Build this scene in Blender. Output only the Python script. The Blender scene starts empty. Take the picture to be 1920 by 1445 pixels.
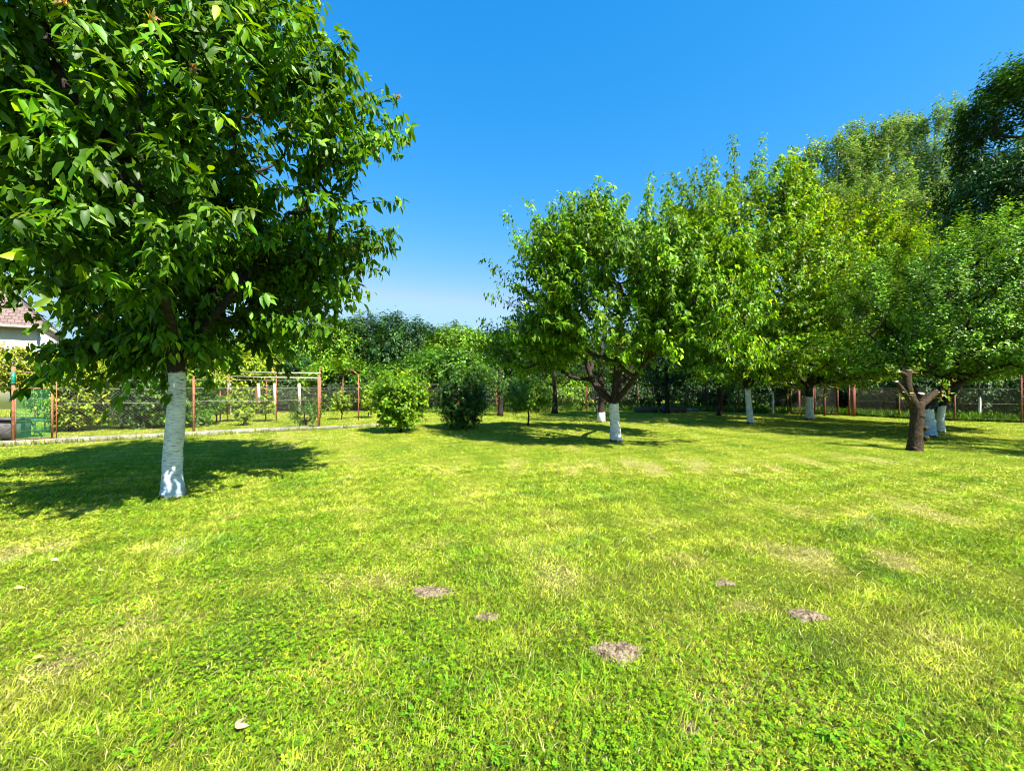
import bpy, math, random
import numpy as np
from mathutils import Vector

S = bpy.context.scene
C = S.collection
rng = np.random.default_rng(7)

# ------------------------------------------------------------------ camera, sky, sun, exposure
CAM_H, FPX, HOR = 1.5, 800.0, 722.0
cam_data = bpy.data.cameras.new("camera")
cam = bpy.data.objects.new("camera", cam_data)
C.objects.link(cam)
cam.location = (0, 0, CAM_H)
cam.rotation_euler = (math.radians(90), 0, 0)
cam_data.sensor_width = 36
cam_data.lens = 36 * FPX / 1920
cam_data.clip_start = 0.05
cam_data.clip_end = 2000
S.camera = cam

SUN_EL, SHX, SHY = 50.0, -0.65, 0.76          # elevation, direction the shadows fall in
w = bpy.data.worlds.new("World")
S.world = w
w.use_nodes = True
nt = w.node_tree
nt.nodes.clear()
sky = nt.nodes.new("ShaderNodeTexSky")
sky.sky_type = 'NISHITA'
sky.sun_disc = False
sky.sun_elevation = math.radians(SUN_EL)
sky.sun_rotation = math.atan2(-SHX, -SHY)
sky.altitude = 200
sky.air_density = 1.0
sky.dust_density = 0.2
sky.ozone_density = 3.0
# the deep blue of a clear early summer sky: each channel graded by a power
sep = nt.nodes.new("ShaderNodeSeparateColor")
com = nt.nodes.new("ShaderNodeCombineColor")
nt.links.new(sky.outputs[0], sep.inputs[0])
for ch, (pw, k) in enumerate(((2.44, .194), (.75, .965), (.5, 1.99))):
    m1 = nt.nodes.new("ShaderNodeMath"); m1.operation = 'POWER'; m1.inputs[1].default_value = pw
    m2 = nt.nodes.new("ShaderNodeMath"); m2.operation = 'MULTIPLY'; m2.inputs[1].default_value = k
    m3 = nt.nodes.new("ShaderNodeMath"); m3.operation = 'MINIMUM'; m3.inputs[1].default_value = (1.75, 2.9, 3.9)[ch]
    nt.links.new(sep.outputs[ch], m1.inputs[0]); nt.links.new(m1.outputs[0], m2.inputs[0]); nt.links.new(m2.outputs[0], m3.inputs[0]); nt.links.new(m3.outputs[0], com.inputs[ch])
bg = nt.nodes.new("ShaderNodeBackground")
bg.inputs['Strength'].default_value = 0.093
wo = nt.nodes.new("ShaderNodeOutputWorld")
nt.links.new(com.outputs[0], bg.inputs['Color'])
nt.links.new(bg.outputs[0], wo.inputs['Surface'])

sd = bpy.data.lights.new("sun", 'SUN')
sd.energy = 5.0
sd.angle = math.radians(0.53)
sd.color = (1.0, 0.95, 0.86)
sun = bpy.data.objects.new("sun", sd)
C.objects.link(sun)
ce = math.cos(math.radians(SUN_EL))
sun.rotation_euler = Vector((SHX * ce, SHY * ce, -math.sin(math.radians(SUN_EL)))).to_track_quat('-Z', 'Y').to_euler()

S.view_settings.view_transform = 'Standard'
S.view_settings.look = 'None'
S.view_settings.exposure = 1.6
S.view_settings.gamma = 1.0
S.view_settings.use_curve_mapping = False
S.cycles.filter_width = 1.0
S.cycles.max_bounces = 6
S.cycles.diffuse_bounces = 2
S.cycles.transmission_bounces = 2
S.cycles.transparent_max_bounces = 8


# ------------------------------------------------------------------ helpers
def gp(px, py):
    """ground point under a pixel of the photograph"""
    d = CAM_H * FPX / (py - HOR)
    return np.array([(px - 960) / FPX * d, d, 0.0])


def at(px, py, d):
    return np.array([(px - 960) / FPX * d, d, CAM_H + (HOR - py) / FPX * d])


def tag(o, label=None, cat=None, group=None, kind=None):
    if label: o['label'] = label
    if cat: o['category'] = cat
    if group: o['group'] = group
    if kind: o['kind'] = kind
    return o


def empty(name, loc, label, cat, group=None):
    o = bpy.data.objects.new(name, None)
    C.objects.link(o)
    o.location = tuple(float(v) for v in loc)
    o.empty_display_size = 0.2
    return tag(o, label, cat, group)


def mesh_obj(name, V, faces, mat, parent=None, col=None, smooth=False, origin=None):
    """V (n,3) world coordinates; faces: list of int arrays (m,k)"""
    V = np.asarray(V, dtype=np.float64)
    if origin is None:
        origin = np.array(parent.location) if parent is not None else np.zeros(3)
    V = V - origin
    me = bpy.data.meshes.new(name)
    faces = [np.asarray(f, dtype=np.int32) for f in faces if len(f)]
    me.vertices.add(len(V))
    me.vertices.foreach_set("co", V.astype(np.float32).ravel())
    loops = np.concatenate([f.ravel() for f in faces])
    sizes = np.concatenate([np.full(len(f), f.shape[1], dtype=np.int32) for f in faces])
    starts = np.concatenate([[0], np.cumsum(sizes)[:-1]]).astype(np.int32)
    me.loops.add(len(loops))
    me.loops.foreach_set("vertex_index", loops)
    me.polygons.add(len(sizes))
    me.polygons.foreach_set("loop_start", starts)
    me.update(calc_edges=True)
    if col is not None:
        ca = me.color_attributes.new("Col", 'FLOAT_COLOR', 'POINT')
        c4 = np.ones((len(V), 4), dtype=np.float32)
        c4[:, :3] = col
        ca.data.foreach_set("color", c4.ravel())
    if smooth:
        me.polygons.foreach_set("use_smooth", np.ones(len(sizes), dtype=bool))
    me.materials.append(mat)
    o = bpy.data.objects.new(name, me)
    C.objects.link(o)
    if parent is not None:
        o.parent = parent
    else:
        o.location = tuple(origin)
    return o


class MB:
    """collects shapes for ONE mesh"""
    def __init__(self):
        self.v, self.q, self.t, self.n = [], [], [], 0

    def add(self, V, quads=(), tris=()):
        V = np.asarray(V, dtype=float)
        self.v.append(V)
        if len(quads): self.q.append(np.asarray(quads, dtype=np.int32) + self.n)
        if len(tris): self.t.append(np.asarray(tris, dtype=np.int32) + self.n)
        self.n += len(V)

    def box(self, c, s, rz=0.0):
        x, y, z = s[0] / 2, s[1] / 2, s[2] / 2
        V = np.array([[i, j, k] for k in (-z, z) for j in (-y, y) for i in (-x, x)], dtype=float)
        cr, sr = math.cos(rz), math.sin(rz)
        V = np.stack([V[:, 0] * cr - V[:, 1] * sr, V[:, 0] * sr + V[:, 1] * cr, V[:, 2]], 1) + np.asarray(c, float)
        self.add(V, [[0, 2, 3, 1], [4, 5, 7, 6], [0, 1, 5, 4], [2, 6, 7, 3], [0, 4, 6, 2], [1, 3, 7, 5]])

    def tube(self, P, R, n=8, cap=True, wob=0.0, r=None):
        P = np.asarray(P, float)
        R = np.broadcast_to(np.asarray(R, float), (len(P),))
        T = np.gradient(P, axis=0)
        T /= np.linalg.norm(T, axis=1)[:, None] + 1e-9
        ref = np.array([0, 0, 1.0]) if abs(T[0][2]) < 0.8 else np.array([1.0, 0, 0])
        A = np.cross(T, ref); A /= np.linalg.norm(A, axis=1)[:, None] + 1e-9
        B = np.cross(T, A)
        a = np.arange(n) * 2 * math.pi / n
        rr = R[:, None] * np.ones((1, n))
        if wob:
            rr = rr * (1 + wob * (r or rng).normal(size=rr.shape))
        V = P[:, None, :] + rr[..., None] * (A[:, None, :] * np.cos(a)[None, :, None] + B[:, None, :] * np.sin(a)[None, :, None])
        m = len(P)
        i = (np.arange(m - 1)[:, None] * n + np.arange(n)[None, :]).ravel()
        j = (np.arange(m - 1)[:, None] * n + (np.arange(n)[None, :] + 1) % n).ravel()
        q = np.stack([i, j, j + n, i + n], 1)
        V = V.reshape(-1, 3)
        if cap:
            k = len(V)
            V = np.vstack([V, P[0], P[-1]])
            ar = np.arange(n)
            t1 = np.stack([np.full(n, k), (ar + 1) % n, ar], 1)
            t2 = np.stack([np.full(n, k + 1), ar + (m - 1) * n, (ar + 1) % n + (m - 1) * n], 1)
            self.add(V, q, np.vstack([t1, t2]))
        else:
            self.add(V, q)

    def bar(self, a, b, wd, n=4):
        self.tube([a, b], wd / 2, n)

    def build(self, name, mat, parent=None, smooth=False, origin=None, col=None):
        f = []
        if self.q: f.append(np.concatenate(self.q))
        if self.t: f.append(np.concatenate(self.t))
        return mesh_obj(name, np.concatenate(self.v), f, mat, parent, col=col, smooth=smooth, origin=origin)


def bez(P, k=6):
    """smooth polyline through points (Catmull-Rom)"""
    P = np.asarray(P, float)
    Q = np.vstack([2 * P[0] - P[1], P, 2 * P[-1] - P[-2]])
    out = []
    for i in range(1, len(Q) - 2):
        for s in np.arange(k) / k:
            a, b, c, d = Q[i - 1], Q[i], Q[i + 1], Q[i + 2]
            out.append(0.5 * (2 * b + (c - a) * s + (2 * a - 5 * b + 4 * c - d) * s ** 2 + (3 * b - a - 3 * c + d) * s ** 3))
    out.append(P[-1])
    return np.array(out)


def snoise(P, f, seed):
    """cheap smooth noise, about -1..1"""
    r = np.random.default_rng(seed)
    v = 0
    for k in range(6):
        d = r.normal(size=P.shape[1])
        d *= f * (0.6 + 0.25 * k) / np.linalg.norm(d)
        v = v + np.sin(P @ d + r.uniform(0, 6.28)) / (1 + .25 * k)
    return v / 3.0


# ------------------------------------------------------------------ materials
def new_mat(name):
    m = bpy.data.materials.new(name)
    m.use_nodes = True
    n = m.node_tree
    n.nodes.clear()
    return m, n, n.nodes, n.links


def leaf_mat(name, rough=0.42, trans=0.32, spec=0.5, tcol=(1.25, 1.15, 0.35)):
    m, t, N, L = new_mat(name)
    at_ = N.new("ShaderNodeAttribute"); at_.attribute_name = "Col"
    p = N.new("ShaderNodeBsdfPrincipled")
    p.inputs['Roughness'].default_value = rough
    p.inputs['Specular IOR Level'].default_value = spec
    tr = N.new("ShaderNodeBsdfTranslucent")
    mul = N.new("ShaderNodeVectorMath"); mul.operation = 'MULTIPLY'
    mul.inputs[1].default_value = tcol
    mx = N.new("ShaderNodeMixShader"); mx.inputs[0].default_value = trans
    o = N.new("ShaderNodeOutputMaterial")
    L.new(at_.outputs['Color'], p.inputs['Base Color'])
    L.new(at_.outputs['Color'], mul.inputs[0])
    L.new(mul.outputs[0], tr.inputs['Color'])
    L.new(p.outputs[0], mx.inputs[1]); L.new(tr.outputs[0], mx.inputs[2])
    L.new(mx.outputs[0], o.inputs['Surface'])
    return m


def noise_mat(name, c1, c2, scale=8.0, rough=0.8, bump=0.3, stretch=(1, 1, 1), bscale=None, metal=0.0, spec=0.3, detail=5, contrast=(0.35, 0.65)):
    m, t, N, L = new_mat(name)
    tc = N.new("ShaderNodeTexCoord")
    mp = N.new("ShaderNodeMapping"); mp.inputs['Scale'].default_value = stretch
    nz = N.new("ShaderNodeTexNoise"); nz.inputs['Scale'].default_value = scale; nz.inputs['Detail'].default_value = detail
    cr = N.new("ShaderNodeValToRGB")
    cr.color_ramp.elements[0].position, cr.color_ramp.elements[1].position = contrast
    cr.color_ramp.elements[0].color = (*c1, 1); cr.color_ramp.elements[1].color = (*c2, 1)
    p = N.new("ShaderNodeBsdfPrincipled")
    p.inputs['Roughness'].default_value = rough
    p.inputs['Metallic'].default_value = metal
    p.inputs['Specular IOR Level'].default_value = spec
    nb = N.new("ShaderNodeTexNoise"); nb.inputs['Scale'].default_value = bscale or scale * 3; nb.inputs['Detail'].default_value = 6
    bp = N.new("ShaderNodeBump"); bp.inputs['Strength'].default_value = bump; bp.inputs['Distance'].default_value = 0.02
    o = N.new("ShaderNodeOutputMaterial")
    L.new(tc.outputs['Object'], mp.inputs['Vector'])
    L.new(mp.outputs[0], nz.inputs['Vector']); L.new(mp.outputs[0], nb.inputs['Vector'])
    L.new(nz.outputs['Fac'], cr.inputs[0]); L.new(cr.outputs[0], p.inputs['Base Color'])
    L.new(nb.outputs['Fac'], bp.inputs['Height']); L.new(bp.outputs[0], p.inputs['Normal'])
    L.new(p.outputs[0], o.inputs['Surface'])
    return m


def trunk_mat(name, top, bark1=(0.014, 0.010, 0.007), bark2=(0.050, 0.037, 0.026), stretch=(6, 6, 22), blue=0.0):
    """bark, whitewashed up to the height `top` (object z) with an uneven brushed edge"""
    m, t, N, L = new_mat(name)
    tc = N.new("ShaderNodeTexCoord")
    mp = N.new("ShaderNodeMapping"); mp.inputs['Scale'].default_value = stretch
    L.new(tc.outputs['Object'], mp.inputs['Vector'])
    nz = N.new("ShaderNodeTexNoise"); nz.inputs['Scale'].default_value = 1.6; nz.inputs['Detail'].default_value = 7; nz.inputs['Roughness'].default_value = .65
    L.new(mp.outputs[0], nz.inputs['Vector'])
    bark = N.new("ShaderNodeValToRGB")
    bark.color_ramp.elements[0].position = .38; bark.color_ramp.elements[1].position = .66
    bark.color_ramp.elements[0].color = (*bark1, 1); bark.color_ramp.elements[1].color = (*bark2, 1)
    L.new(nz.outputs['Fac'], bark.inputs[0])
    p = N.new("ShaderNodeBsdfPrincipled")
    p.inputs['Roughness'].default_value = .85
    p.inputs['Specular IOR Level'].default_value = .25
    bp = N.new("ShaderNodeBump"); bp.inputs['Strength'].default_value = .7; bp.inputs['Distance'].default_value = .015
    L.new(nz.outputs['Fac'], bp.inputs['Height']); L.new(bp.outputs[0], p.inputs['Normal'])
    o = N.new("ShaderNodeOutputMaterial")
    if top > 0:
        # lime wash: chalky white with dark horizontal lenticels showing through
        mp2 = N.new("ShaderNodeMapping"); mp2.inputs['Scale'].default_value = (7, 7, 60)
        L.new(tc.outputs['Object'], mp2.inputs['Vector'])
        n2 = N.new("ShaderNodeTexNoise"); n2.inputs['Scale'].default_value = 1.5; n2.inputs['Detail'].default_value = 5
        L.new(mp2.outputs[0], n2.inputs['Vector'])
        wr = N.new("ShaderNodeValToRGB")
        e = wr.color_ramp.elements
        e[0].position = .33; e[0].color = (.20, .19, .17, 1)
        e[1].position = .43; e[1].color = (.66, .67, .66, 1)
        e2 = e.new(.62); e2.color = (.80, .80, .78, 1)
        L.new(n2.outputs['Fac'], wr.inputs[0])
        n4 = N.new("ShaderNodeTexNoise"); n4.inputs['Scale'].default_value = 5; n4.inputs['Detail'].default_value = 6; n4.inputs['Roughness'].default_value = .7
        L.new(tc.outputs['Object'], n4.inputs['Vector'])
        dr = N.new("ShaderNodeValToRGB")
        dr.color_ramp.elements[0].position = .34; dr.color_ramp.elements[0].color = (.55, .50, .42, 1)
        dr.color_ramp.elements[1].position = .56; dr.color_ramp.elements[1].color = (1, 1, 1, 1)
        L.new(n4.outputs['Fac'], dr.inputs[0])
        dm = N.new("ShaderNodeMix"); dm.data_type = 'RGBA'; dm.blend_type = 'MULTIPLY'; dm.inputs['Factor'].default_value = .5
        L.new(wr.outputs[0], dm.inputs['A']); L.new(dr.outputs[0], dm.inputs['B'])
        sp = N.new("ShaderNodeSeparateXYZ"); L.new(tc.outputs['Object'], sp.inputs[0])
        n3 = N.new("ShaderNodeTexNoise"); n3.inputs['Scale'].default_value = 9; n3.inputs['Detail'].default_value = 4
        L.new(tc.outputs['Object'], n3.inputs['Vector'])
        ad = N.new("ShaderNodeMath"); ad.operation = 'MULTIPLY_ADD'; ad.inputs[1].default_value = .22
        L.new(n3.outputs['Fac'], ad.inputs[0]); L.new(sp.outputs['Z'], ad.inputs[2])
        mr = N.new("ShaderNodeMapRange")
        mr.inputs['From Min'].default_value = top + .12; mr.inputs['From Max'].default_value = top + .08
        L.new(ad.outputs[0], mr.inputs['Value'])
        # worn at the very foot
        mr2 = N.new("ShaderNodeMapRange")
        mr2.inputs['From Min'].default_value = .11; mr2.inputs['From Max'].default_value = .17
        L.new(ad.outputs[0], mr2.inputs['Value'])
        mm = N.new("ShaderNodeMath"); mm.operation = 'MULTIPLY'
        L.new(mr.outputs[0], mm.inputs[0]); L.new(mr2.outputs[0], mm.inputs[1])
        mx = N.new("ShaderNodeMix"); mx.data_type = 'RGBA'
        L.new(mm.outputs[0], mx.inputs['Factor'])
        L.new(bark.outputs[0], mx.inputs['A']); L.new(dm.outputs['Result'], mx.inputs['B'])
        if blue:
            # sky-blue shade put into the colour of the lower trunk
            mr3 = N.new("ShaderNodeMapRange"); mr3.interpolation_type = 'SMOOTHSTEP'
            mr3.inputs['From Min'].default_value = .75; mr3.inputs['From Max'].default_value = .25
            mr3.inputs['To Max'].default_value = blue
            L.new(ad.outputs[0], mr3.inputs['Value'])
            mb = N.new("ShaderNodeMix"); mb.data_type = 'RGBA'; mb.blend_type = 'MULTIPLY'
            mb.inputs['B'].default_value = (.55, .75, .98, 1)
            L.new(mr3.outputs[0], mb.inputs['Factor']); L.new(mx.outputs['Result'], mb.inputs['A'])
            mb2 = N.new("ShaderNodeMix"); mb2.data_type = 'RGBA'
            L.new(mm.outputs[0], mb2.inputs['Factor']); L.new(bark.outputs[0], mb2.inputs['A']); L.new(mb.outputs['Result'], mb2.inputs['B'])
            L.new(mb2.outputs['Result'], p.inputs['Base Color'])
        else:
            L.new(mx.outputs['Result'], p.inputs['Base Color'])
    else:
        L.new(bark.outputs[0], p.inputs['Base Color'])
    L.new(p.outputs[0], o.inputs['Surface'])
    return m


M_LEAF = leaf_mat("cherry_leaf", rough=.46, trans=.40, spec=.3, tcol=(1.55, 1.25, .2))
M_LEAF_DULL = leaf_mat("dull_leaf", rough=.5, trans=.28, spec=.4)
M_LEAF_APPLE = leaf_mat("apple_leaf", rough=.42, trans=.32, spec=.32)
M_GRASS = leaf_mat("grass_blade", rough=.6, trans=.35, spec=.12, tcol=(1.2, 1.1, .5))
M_BARK = trunk_mat("dark_bark", 0)
M_BARK_OLD = trunk_mat("old_cracked_bark", 0, (.009, .006, .004), (.085, .055, .026), (26, 26, 11))
M_POPBARK = trunk_mat("pale_bark", 0, (.18, .17, .15), (.5, .48, .43), (3, 3, 8))
M_RUST = noise_mat("rusty_steel", (.20, .075, .035), (.36, .15, .08), 14, .8, .25)
M_RUST2 = noise_mat("dark_rusty_steel", (.10, .035, .02), (.24, .08, .045), 14, .8, .25)
M_WIRE = noise_mat("galvanised_wire", (.16, .14, .12), (.26, .23, .20), 10, .5, 0, metal=.3)
M_CONC = noise_mat("concrete", (.17, .16, .13), (.31, .28, .23), 5, .9, .5)
M_WOODPALE = noise_mat("weathered_pale_wood", (.42, .34, .24), (.66, .57, .44), 4, .85, .4, (8, 8, 1))
M_WOODDARK = noise_mat("dark_wood", (.05, .045, .045), (.12, .11, .11), 4, .8, .4, (2, 8, 8))
M_SOIL = noise_mat("dry_soil", (.10, .072, .045), (.34, .265, .17), 40, .95, 1.0, bscale=90)


# ------------------------------------------------------------------ leaves
TEMPL = {
    'fine': (np.array([[0, 0], [.27, -.42], [.27, 0], [.27, .42], [.62, -.40], [.64, 0], [.62, .40], [1, 0]], float),
             np.array([[0, 1, 2], [0, 2, 3], [1, 4, 5], [1, 5, 2], [2, 5, 6], [2, 6, 3], [4, 7, 5], [5, 7, 6]])),
    'mid': (np.array([[0, 0], [.42, -.5], [.45, 0], [.42, .5], [1, 0]], float),
            np.array([[0, 1, 2], [0, 2, 3], [1, 4, 2], [2, 4, 3]])),
    'low': (np.array([[0, 0], [.48, -.5], [.48, .5], [1, 0]], float),
            np.array([[0, 1, 3], [0, 3, 2]])),
}


def norm(a):
    return a / (np.linalg.norm(a, axis=-1, keepdims=True) + 1e-9)


def leaves_mesh(P, A, Nn, length, width, col, kind='mid', fold=.35, droop=.35):
    """P base points, A leaf axes, Nn rough normals"""
    uv, F = TEMPL[kind]
    A = norm(A)
    B = norm(np.cross(Nn, A))
    Nn = np.cross(A, B)
    n, k = len(P), len(uv)
    u = uv[:, 0][None, :] * length[:, None]
    v = uv[:, 1][None, :] * width[:, None]
    wv = fold * np.abs(v) - droop * (uv[:, 0][None, :] ** 2) * length[:, None]
    V = P[:, None, :] + u[..., None] * A[:, None, :] + v[..., None] * B[:, None, :] + wv[..., None] * Nn[:, None, :]
    faces = (F[None] + (np.arange(n) * k)[:, None, None]).reshape(-1, 3)
    cols = np.repeat(col, k, axis=0)
    return V.reshape(-1, 3), faces, cols


def pick_cols(pal, n, r, var=.18):
    pal = np.asarray([p[:3] for p in pal]); w_ = np.asarray([1.0] * len(pal))
    c = pal[r.integers(0, len(pal), n)]
    s = np.exp(r.normal(0, var, n))[:, None]
    h = r.normal(0, .06, (n, 3))
    return np.clip(c * s * (1 + h), 0, .9)


def sample_env(E, n, r, shell=.5, clump=.0, cf=1.6, seed=3):
    """points inside a union of ellipsoids (cx,cy,cz,rx,ry,rz[,weight])"""
    E = np.asarray([list(e) + [1.0] * (7 - len(e)) for e in E], float)
    vol = E[:, 3] * E[:, 4] * E[:, 5] * E[:, 6]
    out = []
    tot = 0
    while tot < n:
        k = r.choice(len(E), size=n * 3, p=vol / vol.sum())
        d = norm(r.normal(size=(n * 3, 3)))
        rad = r.uniform(0, 1, n * 3) ** (1 / 3.0)
        rad = rad * (1 - shell) + shell * r.uniform(.72, 1, n * 3)
        p = E[k, :3] + d * rad[:, None] * E[k, 3:6]
        nz = snoise(p, cf, seed)
        keep = nz > -1 + clump * 1.2 + (r.uniform(0, .5, len(p)) * clump)
        p = p[keep]
        out.append(p); tot += len(p)
    return np.concatenate(out)[:n]


def grow(trunkP, tips, r, bf=.3, bow=.10, nseg=4):
    """connects tips to a growing skeleton; returns nodes, parents"""
    P = [p for p in trunkP[0]]
    par = [-1] + list(range(len(P) - 1))
    for limb in trunkP[1:]:
        start, pts = limb
        pr = start
        for q in pts:
            P.append(np.asarray(q, float)); par.append(pr); pr = len(P) - 1
    cap = len(P) + len(tips) * nseg + 4
    A = np.zeros((cap, 3)); A[:len(P)] = np.array(P)
    par = np.array(par + [0] * (cap - len(P)))
    n = len(P)
    pl = np.zeros(cap)
    for i in range(1, n):
        pl[i] = pl[par[i]] + np.linalg.norm(A[i] - A[par[i]])
    n_tr = len(trunkP[0])
    low = max(1, int(n_tr * .55))
    allow = np.ones(cap, bool); allow[:low] = False
    top = A[n_tr - 1] if n_tr else A[0]
    order = np.argsort(np.linalg.norm(tips - A[low], axis=1))
    tipnode = np.zeros(len(tips), int)
    for t in order:
        q = tips[t]
        d = np.linalg.norm(A[:n] - q, axis=1)
        cost = d + bf * pl[:n] + np.where(A[:n, 2] > q[2] + .3, .8 * (A[:n, 2] - q[2] - .3), 0)
        cost[~allow[:n]] = 1e9
        j = int(np.argmin(cost))
        L_ = d[j]
        off = r.normal(0, .05 * L_, (3,))
        pr = j
        for s in range(1, nseg + 1):
            f = s / nseg
            p = A[j] * (1 - f) + q * f
            p = p + off * math.sin(math.pi * f) + np.array([0, 0, -bow * L_ * math.sin(math.pi * f)])
            A[n] = p; par[n] = pr; pl[n] = pl[pr] + L_ / nseg
            pr = n; n += 1
        tipnode[t] = pr
    return A[:n], par[:n], tipnode


def make_tree(name, base, trunk, tr, E, n_tips, leaf, pal, mat_leaf, bark, label, cat, group=None,
              limbs=(), seed=1, lps=40, kind='mid', shoot=(.35, .8), droop=.55, clump=.3, cf=1.4, shell=.55,
              leaders=(), cluster=6, wilt=0, up=.35, leafw=.5, bf=.3, sides=12, minr=.006, env_abs=False, trunk_name='trunk',
              spread=.03, cut=None, rcap=9.0):
    """trunk: points relative to base; tr: (r0, r1); E relative to base"""
    r = np.random.default_rng(seed)
    base = np.asarray(base, float)
    T = bez(np.asarray(trunk, float), 4)
    # keep ids of the trunk's control points so that limbs can start there
    limb_list = []
    for (ti, pts) in limbs:
        pts = bez(np.vstack([np.asarray(trunk[ti], float), np.asarray(pts, float)]), 3)[1:]
        limb_list.append((min(ti * 4, len(T) - 1), list(pts)))
    tips = sample_env(E, n_tips, r, shell=shell, clump=clump, cf=cf, seed=seed + 11)
    if cut is not None: tips = tips[~cut(tips)]
    cen = np.average(np.array([e[:3] for e in E]), axis=0, weights=[e[3] * e[4] * e[5] for e in E])
    A, par, tipn = grow([T] + limb_list, tips, r, bf=bf)
    n = len(A)
    cnt = np.zeros(n)
    cnt[tipn] += 1
    for i in range(n - 1, 0, -1):
        if cnt[i] == 0: cnt[i] = 0
        cnt[par[i]] += cnt[i]
    cnt = np.maximum(cnt, 1)
    nT = len(T)
    rad = minr * cnt ** .47
    rad = np.minimum(np.minimum(rad, tr[1] * .85), rcap)
    tr_r = np.linspace(tr[0], tr[1], nT) * (1 + .38 * np.exp(-np.arange(nT) / .8))
    # trunk tapers on to meet the crown's limbs
    mb = MB()
    a_ = T + base
    a_[0, 2] = -.05
    mb.tube(a_, tr_r, sides, wob=.035, r=r)
    for i in range(nT, n):
        j = par[i]
        r0 = rad[j] if j >= nT else min(rad[i] * 1.25, tr[1])
        mb.tube([A[j] + base, A[i] + base], [r0, rad[i]], 6 if rad[i] > .03 else 4 if rad[i] > .012 else 3, cap=False)
    root = empty(name, base, label, cat, group)
    # shoots
    prev = A[par[tipn]]
    d0 = norm(tips - prev)
    out = norm(tips - cen)
    sd_ = norm(d0 * .6 + out * .7 + np.array([0, 0, up]) + r.normal(0, .25, d0.shape))
    SL = r.uniform(shoot[0], shoot[1], len(tips))
    starts, dirs, lens, nl = tips, sd_, SL, np.full(len(tips), lps)
    if len(leaders):
        ls = np.array([l[0] for l in leaders], float); le = np.array([l[1] for l in leaders], float)
        dl = le - ls
        starts = np.vstack([starts, ls]); dirs = np.vstack([dirs, norm(dl)])
        lens = np.concatenate([lens, np.linalg.norm(dl, axis=1)])
        nl = np.concatenate([nl, np.array([int(l[2] * 1.9) for l in leaders])])
        for l in leaders:
            k = int(np.argmin(np.linalg.norm(A - np.array(l[0]), axis=1)))
            mb.tube([A[k] + base, np.array(l[0]) + base, np.array(l[0]) * .16 + np.array(l[1]) * .84 + base], [.016, .010, .002], 5, cap=False)
    # shoot tubes
    sag = -.10
    step = 3
    for i in range(min(len(tips), 900)):
        s = np.linspace(0, 1, step)[:, None]
        pp = starts[i] + dirs[i] * lens[i] * .82 * s + np.array([0, 0, sag * lens[i]]) * s ** 2
        mb.tube(pp + base, np.linspace(.006, .002, step) * (minr / .006), 3, cap=False)
    mb.build(trunk_name, bark, root, smooth=True)
    idx = np.repeat(np.arange(len(starts)), nl)
    m = len(idx)
    ncl = np.maximum(1, nl[idx] // cluster)
    cl = np.floor(r.uniform(0, 1, m) * ncl) / ncl + r.uniform(0, .25, m) / ncl
    isl = idx >= len(tips)
    s = np.where(isl, cl, -.55 + 1.55 * cl)
    Pp = starts[idx] + dirs[idx] * (lens[idx] * s)[:, None]
    sagv = np.where(isl, 0.0, sag)
    Pp[:, 2] += sagv * lens[idx] * np.maximum(s, 0) ** 2
    Pp += r.normal(0, 1, Pp.shape) * np.where(isl, max(spread, .085), spread)[:, None]
    rd = r.normal(size=(m, 3))
    rd -= (rd * dirs[idx]).sum(1)[:, None] * dirs[idx]
    rd = norm(rd)
    ax = norm(dirs[idx] * .35 + rd * .8 + np.array([0, 0, -droop]) + r.normal(0, .15, (m, 3)))
    nn = norm(np.array([0, 0, 1.0]) + .5 * out.mean(0) + .45 * norm(Pp - cen) + r.normal(0, .33, (m, 3)))
    Ln = leaf * r.uniform(.6, 1.15, m)
    Wn = Ln * leafw * r.uniform(.8, 1.1, m)
    # yellower young leaves at the shoot ends, their colour also brightened as if sunlit
    col = pick_cols(pal, m, r)
    rng_sh = r.uniform(0, 1, len(starts))
    # whole shoots differ a little in tone
    tone = np.exp(r.normal(-.03, .26, len(starts)))[idx][:, None]
    col = col * tone
    y = (s > .66) & (r.uniform(0, 1, m) < .5) & (rng_sh[idx] < .55)
    col[y] = col[y] * np.array([2.1, 1.6, 1.2])
    V, F, cc = leaves_mesh(Pp + base, ax, nn, Ln, Wn, col, kind, fold=.3, droop=.28)
    mesh_obj('crown', V, [F], mat_leaf, root, col=cc)
    if wilt:
        # crumpled brown leaf ends on some shoots
        ws = r.choice(len(starts), wilt, replace=False)
        q = 9
        wi = np.repeat(ws, q)
        wparent = root
        Pw = starts[wi] + dirs[wi] * (lens[wi] * .97)[:, None] + r.normal(0, .02, (len(wi), 3))
        Pw[:, 2] += np.where(wi < len(tips), sag, 0.0) * lens[wi]
        aw = norm(r.normal(size=(len(wi), 3)) + np.array([0, 0, -.3]))
        cw = pick_cols([(.28, .17, .09), (.38, .22, .08), (.30, .27, .08), (.2, .11, .09)], len(wi), r)
        for k in range(len(ws)):
            sl = slice(k * q, k * q + q)
            # crumpled leaves share the twig end they grow from
            core = Pw[sl].mean(0)
            V, F, cc = leaves_mesh(np.tile(core + base, (q, 1)), aw[sl], norm(r.normal(size=(q, 3))), leaf * r.uniform(.22, .45, q), leaf * r.uniform(.15, .25, q), cw[sl], 'mid', fold=.9, droop=.9)
            mesh_obj('wilted_tuft', V, [F], mat_leaf, root, col=cc)
    return root


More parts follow.
